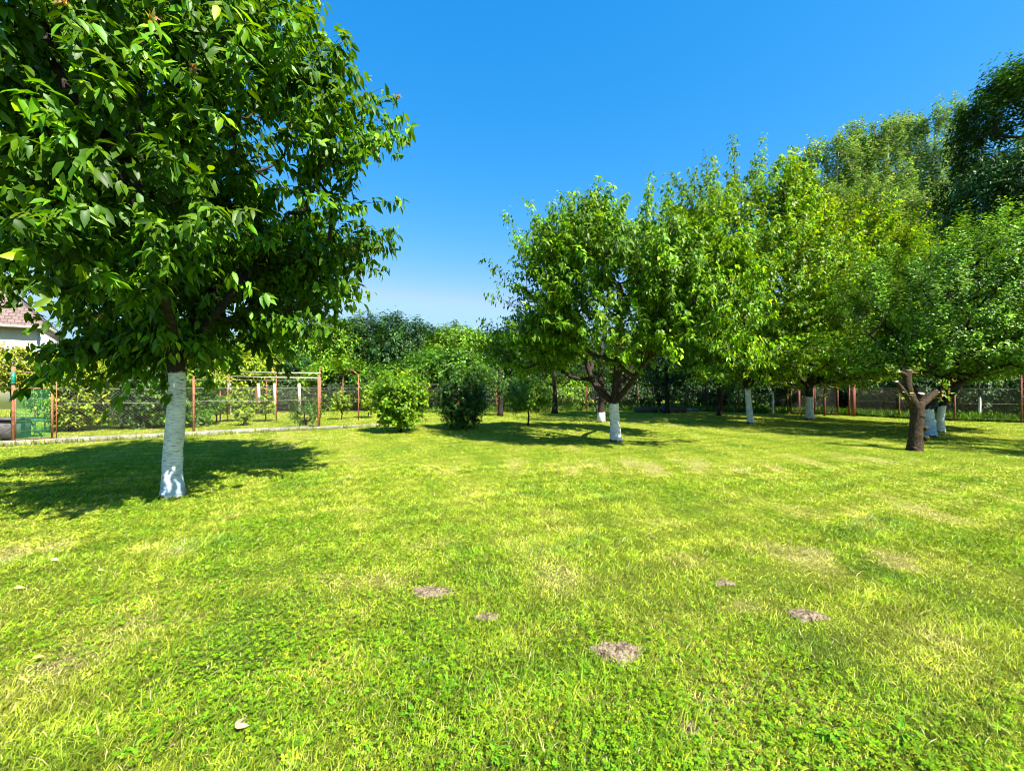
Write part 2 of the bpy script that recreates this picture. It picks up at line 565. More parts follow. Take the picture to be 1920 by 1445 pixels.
# ------------------------------------------------------------------ ground and lawn
PATCH = [  # photograph px, py, radius x, radius y in metres, strength: dry, strawy areas of the lawn
    (1180, 868, 2.6, .8, .45), (1400, 880, 2.4, .6, .4), (950, 880, 2.2, .6, .25), (560, 820, 2, .5, .4), (1530, 1030, .38, .22, 1.1),
    (1650, 1050, .55, .25, .8), (1640, 960, 1.5, .5, .45), (545, 1100, .3, .12, .9), (640, 1080, .25, .1, .8), (60, 1030, .6, .3, .6),
    (100, 1240, .25, .12, .7), (840, 1020, .3, .15, .7), (1420, 1140, .3, .1, .8), (1080, 1190, .3, .14, .7), (1220, 1320, .25, .12, .6),
    (1060, 1330, .25, .12, .7), (760, 1240, .25, .1, .6), (1290, 1050, .35, .14, .5), (390, 1160, .5, .12, .5), (500, 960, .8, .3, .4),
    (1800, 930, 1.2, .5, .4), (1290, 1330, .16, .1, .8), (1750, 1200, .3, .15, .4), (1340, 1430, .25, .1, .5),
    (300, 1030, .5, .2, .35), (720, 1090, .3, .1, .4), (1620, 860, 2.5, .6, .4)]


def dryness(x, y):
    P = np.stack([x, y], -1)
    v = .38 + .05 * snoise(P, .9, 21) + .14 * snoise(P, 2.7, 22) + .27 * snoise(P, 6.5, 23) + .05 * snoise(P, .25, 24)
    brk = snoise(P, 9, 25) + .4 * snoise(P, 26, 26)
    v = v + .9 * np.clip(snoise(P, 4.2, 27) * snoise(P, 3.1, 28) - .42, 0, 1)
    for (px, py, rx, ry, s) in PATCH:
        g = gp(px, py)
        v = v + s * np.exp(-((x - g[0]) / rx) ** 2 - ((y - g[1]) / ry) ** 2) * np.clip(.55 + 1.3 * brk, 0, 2)
    far = np.clip((y - 7) / 7, 0, 1)
    return np.clip(v + .12 * far, 0, 1.3)


def hz(x, y):
    P = np.stack([x, y], -1)
    return .018 * snoise(P, .8, 31) + .010 * snoise(P, 3.1, 32)


def lawn_col(d, r=None):
    """albedo of the sward for dryness d"""
    g0 = np.array([.13, .255, .014]); g1 = np.array([.34, .41, .026]); g2 = np.array([.54, .50, .15])
    t1 = np.clip(d / .55, 0, 1)[:, None]; t2 = np.clip((d - .55) / .6, 0, 1)[:, None]
    return (g0 * (1 - t1) + g1 * t1) * (1 - t2) + g2 * t2


def axis_lines(lo, hi, fine_lo, fine_hi, step):
    a = list(np.arange(fine_lo, fine_hi + step / 2, step))
    v, s = fine_hi, step
    while v < hi: s *= 1.35; v += s; a.append(v)
    v, s = fine_lo, step
    while v > lo: s *= 1.35; v -= s; a.insert(0, v)
    return np.array(a)


gx = axis_lines(-500, 500, -22, 22, .22)
gy = axis_lines(-60, 700, .2, 26, .16)
X, Y = np.meshgrid(gx, gy)
X, Y = X.ravel(), Y.ravel()
near = (np.abs(X) < 24) & (Y > -2) & (Y < 28)
Z = np.where(near, hz(X, Y), 0) - .0
nx, ny = len(gx), len(gy)
ii = (np.arange(ny - 1)[:, None] * nx + np.arange(nx - 1)[None, :]).ravel()
mg, t, N, L = new_mat("lawn_ground")
a_ = N.new("ShaderNodeAttribute"); a_.attribute_name = "Col"
tc = N.new("ShaderNodeTexCoord")
n1 = N.new("ShaderNodeTexNoise"); n1.inputs['Scale'].default_value = 30; n1.inputs['Detail'].default_value = 8; n1.inputs['Roughness'].default_value = .7
n2 = N.new("ShaderNodeTexNoise"); n2.inputs['Scale'].default_value = 1.5; n2.inputs['Detail'].default_value = 6
mp = N.new("ShaderNodeMapRange"); mp.inputs['From Min'].default_value = .35; mp.inputs['From Max'].default_value = .65
mp.inputs['To Min'].default_value = .25; mp.inputs['To Max'].default_value = 1.0
mp2 = N.new("ShaderNodeMapRange"); mp2.inputs['To Min'].default_value = .7; mp2.inputs['To Max'].default_value = 1.2
mu = N.new("ShaderNodeMath"); mu.operation = 'MULTIPLY'
vm = N.new("ShaderNodeVectorMath"); vm.operation = 'SCALE'
p = N.new("ShaderNodeBsdfPrincipled"); p.inputs['Roughness'].default_value = .9; p.inputs['Specular IOR Level'].default_value = .1
bp = N.new("ShaderNodeBump"); bp.inputs['Strength'].default_value = .8; bp.inputs['Distance'].default_value = .03
o = N.new("ShaderNodeOutputMaterial")
L.new(tc.outputs['Object'], n1.inputs['Vector']); L.new(tc.outputs['Object'], n2.inputs['Vector'])
L.new(n1.outputs['Fac'], mp.inputs['Value']); L.new(n2.outputs['Fac'], mp2.inputs['Value'])
L.new(mp.outputs[0], mu.inputs[0]); L.new(mp2.outputs[0], mu.inputs[1])
L.new(a_.outputs['Color'], vm.inputs[0]); L.new(mu.outputs[0], vm.inputs['Scale'])
L.new(vm.outputs[0], p.inputs['Base Color']); L.new(n1.outputs['Fac'], bp.inputs['Height'])
L.new(bp.outputs[0], p.inputs['Normal']); L.new(p.outputs[0], o.inputs['Surface'])
gc = lawn_col(dryness(X, Y)) * .8
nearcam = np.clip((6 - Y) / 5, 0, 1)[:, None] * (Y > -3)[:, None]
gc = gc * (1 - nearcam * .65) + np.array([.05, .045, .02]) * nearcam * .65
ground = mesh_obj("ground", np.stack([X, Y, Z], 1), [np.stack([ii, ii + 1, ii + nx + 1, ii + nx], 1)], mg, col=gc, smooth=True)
tag(ground, kind='structure')

MOLE = [(1158, 1226, .125, .085, .030, 'crumbly grey brown molehill in the near lawn, the largest bare mound'),
        (808, 1108, .13, .07, .022, 'flattened dry molehill left of the larger grey brown mound'),
        (1512, 1156, .10, .06, .02, 'dark molehill beside the tall grass tuft on the right of the lawn'),
        (1358, 1096, .06, .035, .016, 'small round molehill between the straw coloured patch and the dark mound'),
        (1292, 1372, .05, .045, .008, 'reddish brown worn spot nearest the camera among tall blades'),
        (915, 1156, .07, .035, .01, 'faint thin bare spot below the flattened dry molehill')]


def mole_mask(x, y):
    v = np.zeros_like(x)
    for (px, py, rx, ry, h, lb) in MOLE:
        g = gp(px, py)
        v = np.maximum(v, np.exp(-(((x - g[0]) / (rx * 1.0)) ** 2 + ((y - g[1]) / (ry * 1.0)) ** 2) ** 1.3) * .97)
    return v


KERB_A, KERB_B = np.array([-12.75, 10.55]), np.array([-4.9, 15.9])
kd = (KERB_B - KERB_A) / np.linalg.norm(KERB_B - KERB_A)


def kerb_keep(x, y):
    s = (x - KERB_A[0]) * kd[0] + (y - KERB_A[1]) * kd[1]
    dd = -(x - KERB_A[0]) * kd[1] + (y - KERB_A[1]) * kd[0]
    return ~((s > -4) & (s < 9.6) & (dd > -.02) & (dd < .16))


def blades(n, dlo, dhi, seed, hscale=1.0):
    r = np.random.default_rng(seed)
    d = np.exp(r.uniform(math.log(dlo), math.log(dhi), n))
    x = r.uniform(-1, 1, n) * (1.36 * d + 1.6)
    y = d
    D = dryness(x, y)
    keep = (r.uniform(0, 1, n) > np.clip((D - .75) * .9, 0, .6)) & (mole_mask(x, y) < r.uniform(.15, 1.0, n)) & kerb_keep(x, y)
    keep &= ~((d > 26) & (np.abs(x) > 30))
    x, y, d, D = x[keep], y[keep], d[keep], D[keep]
    n = len(x)
    P = np.stack([x, y], -1)
    tuft = np.clip(snoise(P, 3.0, 41) + .5 * snoise(P, 8, 42), -1, 1.5)
    H = (.021 + .009 * tuft) * np.exp(r.normal(0, .35, n)) * (1 - .45 * np.clip(D - .5, 0, .8)) * hscale
    # tall tufts in a few places
    for (px, py, rx, ry, k) in ((1600, 1130, .38, .16, 1.1), (1330, 1390, .35, .2, .6), (1000, 1290, .35, .14, .5), (1840, 1200, .5, .3, .4)):
        g = gp(px, py)
        H *= 1 + k * np.exp(-((x - g[0]) / rx) ** 2 - ((y - g[1]) / ry) ** 2)
    H = np.clip(H, .007, .11) * np.clip(1 + (d - 8) * .03, 1, 1.5)
    W = np.maximum(.0034, .0014 * d) * np.exp(r.normal(0, .25, n))
    az = r.uniform(0, 2 * math.pi, n)
    lean = np.abs(r.normal(.95, .55, n))
    # mowing lays the blades over in a common direction
    la = snoise(P, 1.1, 44) * .8 + r.normal(0, 1.7, n)
    l = np.stack([np.cos(la), np.sin(la)], -1)
    wv = np.stack([np.cos(az), np.sin(az)], -1) * (W / 2)[:, None]
    z0 = hz(x, y) - .003
    col = lawn_col(np.clip(D + r.normal(0, .22, n), 0, 1.2)) * np.exp(r.normal(0, .27, n) + (.40 * snoise(P, 17, 46) + .10 * snoise(P, 5, 48)) + .34 * snoise(P, 45, 47) * (d < 9))[:, None] * 1.03
    dead = r.uniform(0, 1, n) < .05 + .25 * np.clip(D - .5, 0, 1)
    col[dead] = np.array([.52, .46, .22]) * np.exp(r.normal(0, .25, dead.sum()))[:, None]
    bluish = (tuft > .8) & (r.uniform(0, 1, n) < .4)
    col[bluish] = col[bluish] * np.array([.72, .92, 1.5])
    return x, y, z0, H, W, l, lean, wv, np.clip(col, 0, .8)


def blade_mesh(n, dlo, dhi, seed, five):
    x, y, z0, H, W, l, lean, wv, col = blades(n, dlo, dhi, seed)
    n = len(x)
    b = np.stack([x, y, z0], 1)
    off = lambda f, k: np.concatenate([l * (lean * H * f)[:, None], (H * k)[:, None]], 1)
    w3 = np.concatenate([wv, np.zeros((n, 1))], 1)
    if five:
        m = b + off(.35, .55); t_ = b + off(1.0, .92)
        V = np.stack([b - w3 * .8, b + w3 * .8, m + w3, m - w3, t_], 1)
        q = np.arange(n)[:, None] * 5
        return V.reshape(-1, 3), q + [0, 1, 2, 3], q + [3, 2, 4], np.repeat(col, 5, 0)
    t_ = b + off(.9, .9)
    V = np.stack([b - w3, b + w3, t_ + w3 * .15], 1)
    q = np.arange(n)[:, None] * 3
    return V.reshape(-1, 3), None, q + [0, 1, 2], np.repeat(col, 3, 0)


Vs, Qs, Ts, Cs, off_ = [], [], [], [], 0
for (n_, a0, a1, sd_, five) in ((470000, .8, 3.6, 51, True), (380000, 3.6, 8, 52, True), (460000, 8, 30, 53, False)):
    V, q, t_, c = blade_mesh(n_, a0, a1, sd_, five)
    if q is not None: Qs.append(q + off_)
    Ts.append(t_ + off_); Vs.append(V); Cs.append(c); off_ += len(V)
grass = mesh_obj("grass", np.concatenate(Vs), [np.concatenate(Qs), np.concatenate(Ts)], M_GRASS, col=np.concatenate(Cs))
tag(grass, 'short mown yellow green grass blades of the lawn', 'grass', kind='stuff')

# clover: three round leaflets on a low stalk, in patches
r = np.random.default_rng(61)
n_ = 150000
d = np.exp(r.uniform(math.log(.8), math.log(10), n_)); x = r.uniform(-1, 1, n_) * (1.36 * d + 1.6)
P2 = np.stack([x, d], -1)
left = np.clip((-x / d + .5), 0, 1) * .5 + .15
cm = snoise(P2, 2.2, 62) + .5 * snoise(P2, 6, 63) + left
k = (cm > r.uniform(.0, 1.5, n_)) & (mole_mask(x, d) < .3) & kerb_keep(x, d)
x, y, dd = x[k], d[k], d[k]
n_ = len(x)
hc = r.uniform(.014, .042, n_); rr = r.uniform(.004, .0072, n_) * np.clip(dd / 4, 1, 1.6)
ang = r.uniform(0, 6.28, n_)
nt_ = norm(np.stack([r.normal(0, .35, n_), r.normal(0, .35, n_), np.ones(n_)], 1))
Vc, base_c = [], np.stack([x, y, hz(x, y) + hc], 1)
uvh = np.array([[0, 0], [.55, -.5], [1.0, -.42], [.92, 0], [1.0, .42], [.55, .5]])
for q in range(3):
    a = ang + q * 2.09
    A_ = np.stack([np.cos(a), np.sin(a), np.zeros(n_)], 1)
    A_ = norm(A_ - (A_ * nt_).sum(1)[:, None] * nt_)
    B_ = np.cross(nt_, A_)
    V = base_c[:, None, :] + (uvh[None, :, 0] * rr[:, None] * 1.9)[..., None] * A_[:, None, :] + (uvh[None, :, 1] * rr[:, None] * 1.7)[..., None] * B_[:, None, :] - (np.abs(uvh[None, :, 1]) * rr[:, None] * .3)[..., None] * nt_[:, None, :]
    Vc.append(V.reshape(-1, 3))
cc = pick_cols([(.13, .28, .006), (.18, .33, .008), (.10, .24, .008), (.25, .37, .01)], n_, r, .2)
F6 = np.array([[0, 1, 2, 3], [0, 3, 4, 5]])
Fs = [(F6[None] + (np.arange(n_) * 6)[:, None, None]).reshape(-1, 4) + k_ * n_ * 6 for k_ in range(3)]
tag(mesh_obj("clover", np.concatenate(Vc), [np.concatenate(Fs)], M_GRASS, col=np.tile(np.repeat(cc, 6, 0), (3, 1))),
    'low clover leaves scattered in patches through the lawn', 'clover', kind='stuff')


# broad leaved weeds: flat rosettes
def rosette(px, py, n, ln, seed, label, dark=False):
    r = np.random.default_rng(seed)
    g = gp(px, py); g[2] = float(hz(np.array([g[0]]), np.array([g[1]]))[0]) + .008
    a = np.sort(r.uniform(0, 6.28, n))
    e = r.uniform(.15, .9, n)
    ax = np.stack([np.cos(a) * np.cos(e), np.sin(a) * np.cos(e), np.sin(e)], 1)
    P = g + np.zeros((n, 3)) + ax * .008
    c = pick_cols([(.16, .40, .02), (.12, .33, .02)] if not dark else [(.07, .22, .03)], n, r, .12)
    V, F, cc = leaves_mesh(P, ax, np.tile([0, 0, 1.0], (n, 1)) + r.normal(0, .2, (n, 3)), ln * r.uniform(.7, 1.2, n), ln * r.uniform(.28, .42, n), c, 'fine', fold=.25, droop=.45)
    o_ = mesh_obj('weed', V, [F], M_GRASS, col=cc, origin=g)
    tag(o_, label, 'weed', 'broad leaved weeds in the lawn')


WEEDS = [(958, 1275, 6, .05, 'bright broad leaved weed above left of the grey brown molehill foot'), (1022, 1262, 5, .05, 'pale green broad leaf weed just left of the largest molehill'),
         (1108, 1275, 4, .045, 'single leafed weed directly below the largest molehill'), (925, 1415, 9, .05, 'large dandelion rosette at the bottom edge, left of centre'),
         (1560, 1385, 7, .07, 'round leaved weed near the bottom right among tall grass'), (1690, 1380, 7, .06, 'light green weed right of the round leaved weed'),
         (840, 1285, 6, .06, 'greyish green weed left of the bright broad leaved weed'), (770, 1340, 5, .05, 'small weed above left of the dandelion rosette'),
         (182, 1128, 4, .045, 'yellow green leafy weed on the left lawn below the pale fallen leaf'), (1665, 1128, 7, .07, 'upright weed in the tall grass tuft by the dark molehill'),
         (590, 1125, 4, .04, 'small weed beside the dry strip left of centre'), (1180, 1380, 6, .05, 'weed in the sparse bare grass at the bottom centre'),
         (600, 1143, 5, .045, 'bright weed just under the small weed left of centre'), (350, 1225, 5, .04, 'yellowish weed in the left clover patch'),
         (250, 1405, 7, .06, 'broad weed near the bottom left corner')]
for i, wd in enumerate(WEEDS):
    rosette(wd[0], wd[1], wd[2], wd[3], 70 + i, wd[4])

# molehills: mounds of crumbs
for i, (px, py, rx, ry, h, lb) in enumerate(MOLE):
    r = np.random.default_rng(90 + i)
    g = gp(px, py)
    g[2] = float(hz(np.array([g[0]]), np.array([g[1]]))[0])
    nr, na = 14, 40
    R_ = np.linspace(0, 1, nr)[:, None] * np.ones((1, na)); A_ = np.linspace(0, 2 * math.pi, na, endpoint=False)[None, :] * np.ones((nr, 1))
    edge = 1 + .22 * np.sin(A_ * 3 + i) + .12 * np.sin(A_ * 7 + 2 * i)
    h *= .85
    V = np.stack([R_ * np.cos(A_) * rx * edge * 1.15, R_ * np.sin(A_) * ry * edge * 1.15, h * (1 - R_ ** 2) + .006 * (R_ < .97) + r.normal(0, .006, R_.shape) * (R_ < .97) - .012 * (R_ > .97)], -1)
    jj = (np.arange(nr - 1)[:, None] * na + np.arange(na)[None, :]).ravel(); kk = (np.arange(nr - 1)[:, None] * na + (np.arange(na)[None, :] + 1) % na).ravel()
    mb = MB()
    mb.add(V.reshape(-1, 3) + g, np.stack([jj, jj + na, kk + na, kk], 1))
    for q in range(int(1400 * rx)):
        a = r.uniform(0, 6.28); rd = r.uniform(0, 1) ** .5 * 1.12; s = r.uniform(.003, .012)
        c = g + np.array([math.cos(a) * rd * rx, math.sin(a) * rd * ry, h * max(0, 1 - rd ** 2) + .005])
        O = np.array([[1, 0, 0], [0, 1, 0], [-1, 0, 0], [0, -1, 0], [0, 0, 1], [0, 0, -1]]) * s * r.uniform(.6, 1.3, (6, 3))
        mb.add(c + O, (), [[0, 1, 4], [1, 2, 4], [2, 3, 4], [3, 0, 4], [1, 0, 5], [2, 1, 5], [3, 2, 5], [0, 3, 5]])
    tag(mb.build('molehill', M_SOIL, origin=g, smooth=False), lb, 'molehill', 'molehills and bare spots in the lawn')

# fallen leaves
for i, (px, py, ln, c, lb) in enumerate((
        (440, 1378, .055, (.40, .30, .18), 'curled tan fallen leaf lying on the near lawn at bottom left'),
        (95, 1056, .06, (.55, .54, .36), 'long pale fallen leaf lying on the left lawn'),
        (26, 1110, .06, (.75, .70, .18), 'yellow fallen leaf with a brown spot by the left edge'),
        (182, 1076, .045, (.50, .48, .32), 'small pale fallen leaf right of the long pale one'),
        (60, 1245, .05, (.62, .50, .10), 'ochre fallen leaf in the clover at the left edge'))):
    r = np.random.default_rng(120 + i)
    g = gp(px, py); g[2] = .035
    n_ = 2 if i == 0 else 1
    a = r.uniform(-.5, .5, n_) + np.arange(n_) * 1.9
    ax = np.stack([np.cos(a), np.sin(a) * .8, r.uniform(.0, .3, n_)], 1)
    V, F, cc = leaves_mesh(np.tile(g, (n_, 1)), ax, np.tile([0, -.5, 1.0], (n_, 1)), np.full(n_, ln), np.full(n_, ln * .5), np.tile(c, (n_, 1)), 'fine', fold=.4, droop=.25)
    tag(mesh_obj('fallen_leaf', V, [F], M_LEAF_DULL, col=cc, origin=g), lb, 'leaf', 'fallen leaves on the lawn')


# ------------------------------------------------------------------ house
def build_house():
    cor = np.array([-31.2, 28.0, 0]); u1 = np.array([-.75, -.66, 0]); u1 /= np.linalg.norm(u1)
    u2 = np.array([-.66, .75, 0]); u2 /= np.linalg.norm(u2)
    n1 = np.array([.66, -.75, 0]); n1 /= np.linalg.norm(n1)
    n2 = -u1
    up = np.array([0, 0, 1.0]); He, L1, L2 = 5.35, 11.0, 12.0
    root = empty('house', cor, 'cream rendered house with a hipped brown tile roof behind the left hedge', 'house')
    m_wall = noise_mat("cream_render", (.62, .58, .50), (.74, .70, .62), .8, .9, .15, bscale=60)
    m_side = noise_mat("blue_shade_render", (.50, .56, .62), (.58, .64, .70), .8, .9, .1, bscale=60)  # bluish shade of the side wall and balcony put into the colour
    mt, t, N, L = new_mat("roof_tiles")
    tcn = N.new("ShaderNodeTexCoord"); br = N.new("ShaderNodeTexBrick")
    br.inputs['Color1'].default_value = (.13, .085, .072, 1); br.inputs['Color2'].default_value = (.18, .12, .10, 1); br.inputs['Mortar'].default_value = (.08, .05, .045, 1)
    br.inputs['Scale'].default_value = 1.0; br.inputs['Brick Width'].default_value = .30; br.inputs['Row Height'].default_value = .33; br.inputs['Mortar Size'].default_value = .022
    pp = N.new("ShaderNodeBsdfPrincipled"); pp.inputs['Roughness'].default_value = .75
    bb = N.new("ShaderNodeBump"); bb.inputs['Distance'].default_value = .04; bb.inputs['Strength'].default_value = .8
    oo = N.new("ShaderNodeOutputMaterial")
    L.new(tcn.outputs['UV'], br.inputs['Vector']); L.new(br.outputs['Color'], pp.inputs['Base Color'])
    L.new(br.outputs['Fac'], bb.inputs['Height']); bb.invert = True
    L.new(bb.outputs[0], pp.inputs['Normal']); L.new(pp.outputs[0], oo.inputs['Surface'])

    def prism(a, b, th, z0, z1, nrm, mat, name, par=root):
        mb = MB()
        q = [a, b, b - nrm * th, a - nrm * th]
        V = [p_ + up * z0 for p_ in q] + [p_ + up * z1 for p_ in q]
        mb.add(V, [[3, 2, 1, 0], [4, 5, 6, 7], [0, 1, 5, 4], [1, 2, 6, 5], [2, 3, 7, 6], [3, 0, 4, 7]])
        o_ = mb.build(name, mat, par, origin=np.array(root.location) if par is not root else None)
        return o_
    c1 = cor + u1 * L1; c2 = cor + u2 * L2
    prism(cor, c1, .3, 0, He, n1, m_wall, 'wall')
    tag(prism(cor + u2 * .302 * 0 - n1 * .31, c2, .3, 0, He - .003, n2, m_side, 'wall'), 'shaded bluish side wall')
    prism(c2, c2 + u1 * L1, .3, 0, He, -n1, m_wall, 'wall')
    prism(c1, c1 + u2 * L2, .3, 0, He, -n2, m_wall, 'wall')
    # hipped roof with real overhang
    ov, rise = .55, 7.4
    a = cor + (-u1 - u2) * ov; b = c1 + (u1 - u2) * ov; c = c1 + u2 * L2 + (u1 + u2) * ov; d_ = c2 + (-u1 + u2) * ov
    w_ = (L2 + 2 * ov) / 2
    r1 = a + u2 * w_ + u1 * 6.2 + up * rise; r2 = b + u2 * w_ - u1 * 6.2 + up * rise
    zz = up * He
    V = [a + zz, b + zz, c + zz, d_ + zz, r1 + zz, r2 + zz] + [q + zz - up * .18 for q in (a, b, c, d_)]
    me = bpy.data.meshes.new('roof')
    loc = np.array(root.location)
    F = [(0, 1, 5, 4), (2, 3, 4, 5), (1, 2, 5), (3, 0, 4), (1, 0, 6, 7), (2, 1, 7, 8), (3, 2, 8, 9), (0, 3, 9, 6), (6, 9, 8, 7)]
    me.from_pydata([tuple(np.array(v) - loc) for v in V], [], F)
    uvl = me.uv_layers.new(name='UVMap')
    for pi, pol in enumerate(me.polygons):
        e = u1 if pi in (0, 1) else u2
        for li in pol.loop_indices:
            co = np.array(me.vertices[me.loops[li].vertex_index].co)
            uvl.data[li].uv = (float(co @ e), float(co[2] * 1.5))
    me.materials.append(mt); me.update()
    ro = bpy.data.objects.new('roof', me); C.objects.link(ro); ro.parent = root
    mb = MB(); g0 = a + zz - up * .10 + n1 * .06; g1 = b + zz - up * .10 + n1 * .06
    mb.tube([g0, g1], .075, 8); mb.tube([a + zz - up * .10 + n2 * .06, d_ + zz - up * .10 + n2 * .06], .075, 8)
    mb.build('gutter', noise_mat("white_gutter", (.6, .6, .6), (.75, .75, .75), 3, .4, 0), root)
    m_dark = noise_mat("dark_window", (.03, .035, .045), (.06, .065, .08), 3, .15, 0, spec=.8)
    m_fr = noise_mat("dark_frame", (.05, .04, .04), (.08, .07, .07), 3, .5, 0)

    def window(s0, s1, z0, z1):
        p0 = cor + u2 * s0 + n2 * .005; p1 = cor + u2 * s1 + n2 * .005
        mb = MB()
        for q, z in ((p0, None), (p1, None)):
            mb.tube([q + up * z0, q + up * z1], .06, 4)
        for z in (z0, z1):
            mb.tube([p0 + up * z, p1 + up * z], .06, 4)
        fo = mb.build('window', m_fr, root)
        mb = MB(); V = [p0 + up * z0, p1 + up * z0, p1 + up * z1, p0 + up * z1]
        V2 = [v + n2 * .02 for v in V]
        mb.add(V + V2, [[4, 5, 6, 7], [3, 2, 1, 0], [0, 1, 5, 4], [1, 2, 6, 5], [2, 3, 7, 6], [3, 0, 4, 7]])
        po = mb.build('pane', m_dark, fo, origin=np.array(root.location))
    window(1.6, 2.6, 3.2, 4.3); window(5.2, 6.6, 3.4, 4.9)
    # balcony hung on the side wall
    mb = MB()
    b0 = cor + u2 * 7.8; b1 = cor + u2 * 11.5
    V = []
    for z in (3.3, 3.45):
        V += [b0 + up * z, b1 + up * z, b1 + n2 * 1.3 + up * z, b0 + n2 * 1.3 + up * z]
    mb.add(V, [[3, 2, 1, 0], [4, 5, 6, 7], [0, 1, 5, 4], [1, 2, 6, 5], [2, 3, 7, 6], [3, 0, 4, 7]])
    bo = mb.build('balcony', m_side, root)
    mb = MB()
    q0, q1 = b0 + n2 * 1.25, b1 + n2 * 1.25
    for k in range(9):
        q = q0 + (q1 - q0) * k / 8
        mb.tube([q + up * 3.45, q + up * 4.35], .03, 4)
    mb.tube([q0 + up * 4.37, q1 + up * 4.37], .05, 4); mb.tube([q0 + up * 4.37, b0 + up * 4.37], .05, 4)
    mb.build('railing', m_fr, bo, origin=np.array(root.location))


build_house()


# ------------------------------------------------------------------ fences
def chain_link(mb, a, b, z0, z1, cell=.075, wire=.0032):
    """real diamond mesh of thin wires between two ground points"""
    a = np.array([a[0], a[1], 0.0]); b = np.array([b[0], b[1], 0.0])
    Lf = np.linalg.norm(b - a); u = (b - a) / Lf; H = z1 - z0
    nrm = np.array([-u[1], u[0], 0])
    V, Q = [], []
    for sgn in (1, -1):
        s = -H if sgn > 0 else 0.0
        end = Lf if sgn > 0 else Lf + H
        while s < end:
            # line from (s, z0) to (s+sgn*H, z1), clipped to 0..Lf
            t0, t1 = 0.0, 1.0
            ds = sgn * H
            lo, hi = sorted(((0 - s) / ds, (Lf - s) / ds))
            t0, t1 = max(t0, lo), min(t1, hi)
            if t1 > t0 + .02:
                p = a + u * (s + ds * t0) + np.array([0, 0, z0 + H * t0]) + nrm * .002 * sgn
                q = a + u * (s + ds * t1) + np.array([0, 0, z0 + H * t1]) + nrm * .002 * sgn
                d1 = nrm * wire; d2 = np.array([0, 0, wire])
                k = len(V)
                V += [p - d1, p + d1 * .5 + d2, p + d1 * .5 - d2, q - d1, q + d1 * .5 + d2, q + d1 * .5 - d2]
                Q += [[k, k + 1, k + 4, k + 3], [k + 1, k + 2, k + 5, k + 4], [k + 2, k, k + 3, k + 5]]
            s += cell
    mb.add(V, Q)


def g3(p, z=0.0):
    return np.array([p[0], p[1], z])


